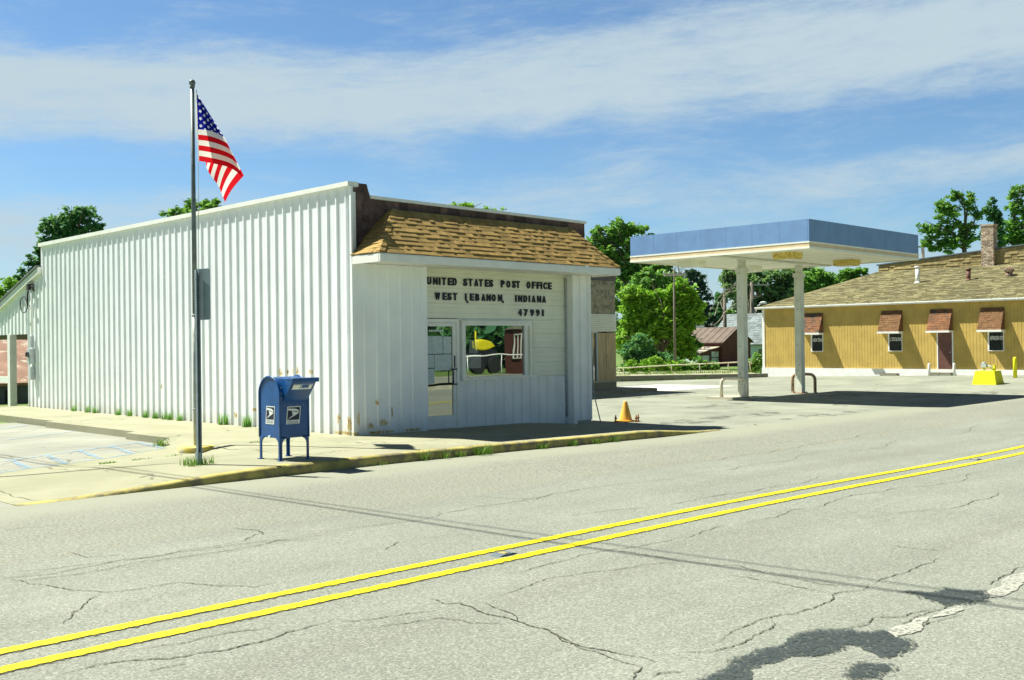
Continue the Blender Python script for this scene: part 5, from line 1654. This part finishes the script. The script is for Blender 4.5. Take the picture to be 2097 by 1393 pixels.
tree('tree', 'big dense olive green tree above the grey roofed house', 112, [(24.4, 6.7, 2.2, 2.6), (26.5, 7.7, 2.6, 2.35), (29.4, 7.1, 2.9, 2.5), (32, 7.1, 2.1, 2.35), (23.6, 8.8, 1.3, 1.57), (27.8, 4.6, 3.1, 1.8), (32, 5.0, 2.1, 1.8), (30.5, 9.0, 1.6, 1.2), (34.3, 6.2, 1.6, 1.8)], 11000, .34, LEAFG, 28.2, 5, .4)
tree('tree', 'narrow dark tree left of the big olive tree', 104, [(20.6, 4.6, 0.7, 1.4), (21.0, 5.9, .5, .7), (21.6, 3.6, 1.1, 1.0)], 2200, .27, LEAFD, 20.7, 6)
tree('tree', 'low rounded light green tree in the gap above the pale blue house', 118, [(22.2, 4.2, 2.0, 0.95), (20.7, 3.8, 1.1, .6), (24.4, 4.2, 1.6, 1.1), (19.7, 3.5, .7, .4)], 3000, .3, LEAFB, 22.0, 7)
tree('tree', 'light green tree over the ochre building roof left end', 100, [(30.44, 6.95, 2.1, 1.4), (32.31, 7.54, 1.17, 0.93), (29.14, 7.2, 1.4, 1.4), (33.43, 8.2, 0.84, 0.45), (31.38, 6.24, 1.87, 1.17), (33.9, 6.9, .9, .7)], 6000, .28, LEAFM, 31, 8)
tree('tree', 'open crowned maple standing left of the brick chimney', 75, [(31.42, 10.65, 0.98, 0.91), (33.0, 11.5, 0.56, 0.77), (30.12, 9.68, 0.98, 0.49), (31.59, 8.89, 1.19, 0.77), (30.89, 8.38, 0.91, 0.49), (32.82, 9.23, 0.63, 1.05), (32.02, 11.97, 0.63, 0.46), (30.96, 11.35, 0.42, 0.32), (33.52, 10.62, 0.35, 0.35), (29.84, 8.74, 0.49, 0.42)], 3300, .175, LEAFM, 32.6, 9, .2)
tree('tree', 'sparse ivy covered tree just behind the brick chimney', 78, [(35.77, 11.33, 0.45, 0.8), (36.36, 9.86, 0.5, 1.09), (35.48, 9.51, 0.45, 0.66), (36.14, 8.77, 0.7, 0.51), (36.3, 11.0, .3, .6)], 1700, .18, LEAFD, 36.2, 10, .16)
tree('tree', 'tall green tree at the right edge of the picture', 82, [(39.6, 12.17, 0.69, 1.3), (39.91, 13.24, 0.54, 0.61), (39.29, 10.26, 1.0, 1.0), (40.1, 9.48, 0.84, 1.3), (38.91, 9.31, 0.77, 0.61), (41.2, 12, 1.2, 1.5), (38.6, 8.4, .9, .6)], 3600, .18, LEAFM, 39.8, 12, .22)
tree('tree', 'dark round crowned tree rising behind the long white wall', 70, [(-29.39, 10.2, 1.7, 1.05), (-30.7, 9.81, 0.82, 0.92), (-28.15, 9.9, 0.92, 0.72), (-30.04, 8.82, 1.37, 0.92), (-31.4, 8.67, 0.46, 0.65), (-32.1, 7.38, 0.65, 0.52), (-32.6, 6.63, 0.65, 0.59), (-31.6, 7.86, 0.59, 0.65), (-28.74, 10.75, 0.82, 0.52), (-31.2, 5.6, 1.5, 1.2), (-29.5, 7.2, 2, 1.5)], 8000, .17, LEAFD, -30.0, 13, .25)
tree('tree', 'small bright yellow green tree at the far left edge', 60, [(-29.0, 5.30, 0.67, 0.67), (-29.29, 4.5, 0.8, 0.7), (-28.4, 4.7, 0.5, 0.45), (-30.2, 4.9, .9, .9), (-28.7, 3.6, .9, .8)], 3000, .15, LEAFB, -29.2, 15, .12)
tree('tree', 'green tree top showing above the long white roof edge', 56, [(-17.02, 9.3, 0.89, 0.44), (-15.98, 9.42, 0.52, 0.34), (-18.12, 8.97, 0.58, 0.24), (-16.58, 8.7, 0.9, 0.5), (-17.2, 7.6, 1.3, 1)], 3000, .15, LEAFM, -17, 16, .2)
tree('tree', 'wisps of a tree top peeking over the front coping', 66, [(-2.73, 10.40, 0.74, 0.31), (-1.56, 10.2, 0.56, 0.25), (-3.59, 10.55, 0.25, 0.15), (-0.57, 10.1, 0.31, 0.19), (-2, 9.2, 1.4, .8)], 2200, .13, LEAFB, -2, 17, .2)
tree('shrub', 'small bush at the foot of the brown utility pole', 57, [(13.28, 0.6, 0.45, 0.5), (12.9, 0.3, 0.45, 0.35), (13.5, .2, .6, .4)], 1200, .10, LEAFM, 13.2, 18, .04, 'shrub')
# woods closing the horizon behind everything
farb = [(L, .6 + .5 * math.sin(L * .37) + .4 * math.sin(L * .9), 5, 1.8) for L in range(-150, 160, 6)]
o = leaf_mesh('far_woods', farb, 190, 22000, .8, LEAFG, None, 1.6, seed=21); o['kind'] = 'stuff'

# spruce with drooping boughs
sp = thing('spruce_tree', 'dark drooping spruce beside the leaning utility pole', 'tree', (*vw(15.0, 86), -.5))
m = MB(); a = vp(15.0, 86, -.5); m.tube([a, vp(15.0, 86, 7.6)], [.22, .05], 8); obj('trunk', m, BARK, sp)
bl = []
r = random.Random(3)
for k in range(30):
    z = .9 + k * .23; ln = 2.6 * (1 - (z / 8.2)) + .35
    s = -1 if k % 2 else 1
    for f in (.25, .5, .75, 1.0):
        bl.append((15.0 + s * ln * f * r.uniform(.75, 1.1), z - .35 * f * f + r.uniform(-.06, .06), .36, .11))
leaf_mesh('crown', bl, 86, 6000, .16, LEAFS, sp, 3.0, seed=31)


# bare branching tree
def bare(name, lab, L, D, z0, h, seed, lean=0.2, r0=.13, levels=5):
    x, y = vw(L, D); t = thing(name, lab, 'tree', (x, y, z0)); r = random.Random(seed)
    m = MB()
    def grow(p, d, ln, rad, lev):
        q = p + d * ln; mid = (p + q) / 2 + Vector((r.uniform(-1, 1), r.uniform(-1, 1), r.uniform(-.3, 1))) * ln * .06
        m.tube([p, mid, q], [rad, rad * .8, rad * .62], 5)
        if lev == 0:
            return
        for _ in range(r.choice((2, 3, 3))):
            a = Vector((r.uniform(-1, 1), r.uniform(-1, 1), r.uniform(-.35, .8))).normalized()
            grow(p + (q - p) * r.uniform(.55, 1), (d * 1.0 + a * .75).normalized(), ln * r.uniform(.55, .82), rad * .55, lev - 1)
    grow(Vector((x, y, z0)), Vector((lean * .707, -lean * .707, 1)).normalized(), h * .36, r0, levels)
    obj('trunk', m, DEADW, t)


bare('bare_tree', 'bare twigged dead tree leaning right beside the spruce', 15.6, 88, -.5, 10.8, 5, .36, .13)
bare('bare_tree', 'bare grey tree whose twigs rise above the canopy', 13.0, 90, -.5, 12.6, 8, .05, .26, 6)
bare('bare_tree', 'bare tangled tree behind the bright bushy tree', 10.6, 75, -.5, 8.5, 12, .2, .14)
bare('bare_tree', 'pale leaning snag beside the brown lamp pole', 25.5, 108, -.5, 8, 15, -.3, .2, 3)


# ------------------------------------------------------------------ weeds and grass
def tuft(mb, n, h, spread, seed, lean=.5):
    r = random.Random(seed)
    for _ in range(n):
        a = r.uniform(0, 6.283); rr = spread * math.sqrt(r.random()); x, y = rr * math.cos(a), rr * math.sin(a)
        hh = h * r.uniform(.45, 1.1); b = r.uniform(0, 6.283); l = hh * lean * r.uniform(.2, 1.2); wv = r.uniform(.004, .009)
        dx_, dy_ = math.cos(b), math.sin(b); nx, ny = -dy_ * wv, dx_ * wv
        p = []
        for k, s in enumerate((0, .5, 1)):
            cx_, cy_, cz_ = x + dx_ * l * s * s, y + dy_ * l * s * s, hh * (s - .18 * s * s * lean)
            q = 1 - s * .9
            p += [(cx_ - nx * q, cy_ - ny * q, cz_), (cx_ + nx * q, cy_ + ny * q, cz_)]
        mb.add(p, [(0, 1, 3, 2), (2, 3, 5, 4)], r.random())


def weed(x, y, n, h, sp_, lab, grp, seed, z=None, mat=BLADE, lean=.5):
    m = MB(); tuft(m, n, h, sp_, seed, lean)
    o = obj('weed', m, mat, None, fix=False); o.location = (x, y, z if z is not None else g(x, y) + sw(x, y))
    return tag(o, lab, 'weed', grp)


WG = 'weeds growing along the long white wall'
for i, yv in enumerate((28.43, 27.55, 27.1, 25.73, 25.1, 24.22, 23.71, 23.27, 22.98, 22.5, 20.54, 19.57)):
    lab = 'small dark weed at the foot of the long corrugated wall'
    if i == 10: lab = 'bushy weed at the wall foot just right of the sign post'
    if i == 11: lab = 'bushy weed at the wall foot nearest the mailbox'
    weed(11.62, yv, 60 if i < 10 else 110, .20 if i < 10 else .27, .07 if i < 10 else .10, lab, WG, 100 + i, mat=LEAFM if i < 10 else LEAFM, lean=.25)
KG = 'grass tufts growing along the yellow kerb'
for i, (x, n, h, lab) in enumerate(((10.62, 25, .22, 'thin grass tuft at the kerb foot nearest the mailbox'), (10.98, 30, .2, 'thin pale grass tuft left of the thickest kerb tuft'), (11.35, 45, .13, 'low grass tuft just left of the thickest kerb tuft'), (11.85, 120, .2, 'thickest grass tuft on the kerb'),
                                    (13.3, 40, .12, 'small grass tuft first right of the thickest kerb tuft'), (14.1, 70, .13, 'dense low grass tuft in the shaded part of the kerb'), (14.75, 55, .11, 'sparse grass tuft second from the right along the kerb'), (15.3, 55, .14, 'grass tuft farthest right along the kerb'), (9.75, 18, .06, 'tiny sprig at the kerb near the mailbox shadow'))):
    weed(x, 12.60, n, h, .12 if n < 100 else .2, lab, KG, 200 + i, z=g(x, 12.6) + .01, lean=.8)
weed(sx - .02, sy + .03, 130, .16, .24, 'grass tuft around the foot of the sign post', None, 300, lean=.9)
weed(9.12, 18.2, 150, .17, .24, 'grass tuft at the end of the concrete parking edge', None, 301, z=g(9.1, 18.2), lean=.8)
for i, (x, y, n, h, sp_, lab) in enumerate(((6.95, 15.75, 90, .05, .13, 'flat grass patch in the joint beside the blue parking lines'), (7.55, 15.85, 60, .04, .16, 'thin grass strip in the joint between the patch and flagpole'), (8.25, 16.1, 60, .05, .18, 'thin grass strip in the joint just before the flagpole base'), (9.75, 16.15, 40, .04, .12, 'small grass sprig in the sidewalk joint behind the mailbox'), (10.2, 15.9, 50, .04, .14, 'grass sprig in the sidewalk joint nearest the wall corner'))):
    weed(x, y, n, h, sp_, lab, None, 310 + i, lean=1.2)
m = MB()
for k in range(70):
    q = MB(); tuft(q, 14, .16, .16, 400 + k, .8); x, y = rnd.uniform(7.2, 9.5), rnd.uniform(27.2, 31.0)
    if x > 9.0 + (29.5 - y) * .3: continue
    m.add([(a + x, b + y, c + g(x, y)) for a, b, c in q.v], q.f, rnd.random())
o = obj('grass', m, BLADE, None, fix=False); o['kind'] = 'stuff'
m = MB()
for k in range(160):
    q = MB(); tuft(q, 10, .22, .35, 700 + k, .7); t = rnd.random(); x, y = 39 + 7 * t + rnd.uniform(-.3, 1.6), 33.5 - 4.5 * t + rnd.uniform(-.3, 1.8)
    m.add([(a + x, b + y, c + .16) for a, b, c in q.v], q.f, rnd.random())
for k in range(40):
    q = MB(); tuft(q, 10, .16, .3, 900 + k, .7); t = rnd.random() * .6; x, y = 38.6 + 6.3 * t - .15, 32.1 - 4.75 * t - .2
    m.add([(a + x, b + y, c + g(x, y)) for a, b, c in q.v], q.f, rnd.random())
o = obj('terrace_grass', m, BLADE, None, fix=False); o['kind'] = 'stuff'

# pavement markers between the yellow lines
for (x, lab) in ((6.30, 'recessed yellow road reflector between the centre lines, nearer one'), (16.6, 'small road reflector between the centre lines, farther one')):
    t = thing('road_reflector', lab, 'reflector', (x, 6.43, g(x, 6.43)))
    m = MB(); m.prism([(-.12, 0), (.12, 0), (.06, .016), (-.06, .016)], 'y', -.06, .06); obj('casting', m, DKBASE, t, local=True)
    m = MB(); m.prism([(-.035, .0165), (.035, .0165), (.02, .022), (-.02, .022)], 'y', -.04, .04); obj('lens', m, KERBY, t, local=True)

# ------------------------------------------------------------------ overhead cables (above the frame; their shadows cross the road)
kx1 = SUN_TO.x / SUN_TO.z; ky1 = SUN_TO.y / SUN_TO.z


def over(p, z): return (p[0] + kx1 * z, p[1] + ky1 * z, z)


for i, (pts, r_, lab) in enumerate((([(6.0, 30), (6.45, 16.3), (6.75, 10.9), (7.0, 6.2), (7.35, 2.5), (7.8, -9)], .022, 'thick overhead cable crossing above the road'), ([(6.15, 30), (6.62, 16.3), (6.9, 10.9), (7.25, 6.2), (7.6, 2.5), (8.0, -9)], .014, 'thin overhead cable beside the thick cable'))):
    m = MB(); m.tube([over(p, 9.2) for p in pts], r_, 6)
    tag(obj('overhead_cable', m, RUBBER, None), lab, 'cable')
tp = thing('street_light', 'street light arm reaching over the left of the road from its wooden pole', 'street light', (0.6, 23.0, 0))
a0 = over((2.7, 17.4), 9.0); 
m = MB(); m.tube([(a0[0], a0[1], 0), (a0[0], a0[1], 9.6)], [.15, .11], 10); obj('pole', m, WOODP, tp)
m = MB(); m.tube([(a0[0], a0[1], 9.0), over((5.3, 15.65), 9.0), over((7.4, 14.25), 9.0)], [.06, .045, .02], 8); obj('lamp_arm', m, GREYP, tp)

# ------------------------------------------------------------------ across the street (seen in the panes)
rb = thing('brick_building', 'red brick building across the street, mirrored in the shop window', 'building', (52, -18, 0))
m = MB(); m.box(47.5, 56, -15.9, -12, -.1, 2.7); obj('wall', m, REDBRICK, rb)
m = MB(); m.prism([(-16.0, 2.7), (-11.9, 2.7), (-11.9, 3.6)], 'x', 47.42, 56.1); obj('parapet', m, CONC, rb)
m = MB()
for yv in (-15.1, -14.75, -14.4):
    m.box(47.44, 47.5, yv - .03, yv + .03, .85, 2.35)
m.box(47.44, 47.5, -15.13, -14.37, 2.35, 2.42); m.box(47.44, 47.5, -15.13, -14.37, .78, .85)
obj('window', m, WHITEP, rb)
mr = thing('pipe_railing', 'white pipe railing across the street', 'railing', (40, -9, 0))
m = MB(); m.tube([(36, -9, 1.1), (40.5, -9.2, 1.2), (43.0, -9.2, 1.1), (43.0, -9.2, 0)], .035, 8); obj('rail', m, WHITEP, mr)
for x in (38, 40.5):
    m = MB(); m.tube([(x, -9.1, 1.15), (x, -9.1, 0)], .03, 6); obj('post', m, WHITEP, mr)
ld = thing('loader', 'yellow front loader parked across the street', 'loader', (43.5, -14, 0))
m = MB(); m.prism([(43.2, 1.45), (44.1, 1.45), (44.7, 1.62), (44.2, 1.95), (43.5, 2.05), (43.22, 1.95)], 'y', -14.4, -13.8); obj('body', m, YPAINT, ld, bevel=.08)
m = MB(); m.tube([(43.15, -14, .9), (43.15, -14, 2.5)], .05, 8); obj('mast', m, YPAINT, ld)
for x in (42.9, 44.3):
    m = MB(); m.tube([(x, -13.75, .5), (x, -13.5, .5)], .5, 18); obj('wheel', m, RUBBER, ld)
m = MB(); m.box(42.3, 44.6, -14.6, -13.75, .5, 1.42); obj('chassis', m, DARK, ld)
for k, (X_, Y_) in enumerate(((36, -27), (43, -29), (49, -27), (55, -30), (61, -28), (67, -29))):
    Dd, Ll = (X_ + Y_) * .70711, (X_ - Y_) * .70711
    tree('tree', ['dark tree mirrored at the left of the door glass', 'dark tree mirrored in the door glass', 'dark tree mirrored at the left edge of the window', 'dark tree mirrored in the middle of the window', 'dark tree mirrored behind the brick building', 'dark tree mirrored at the right end of the window'][k], Dd, [(Ll, 1.6, 4.4, 2.6), (Ll, 3.6, 4.4, 2.8), (Ll + 1, 6, 3.4, 2.6), (Ll - 1.5, 5.5, 2.6, 2.2)], 2600, .6, LEAFD, Ll, 60 + k, .2, limbs=False, sub=0)
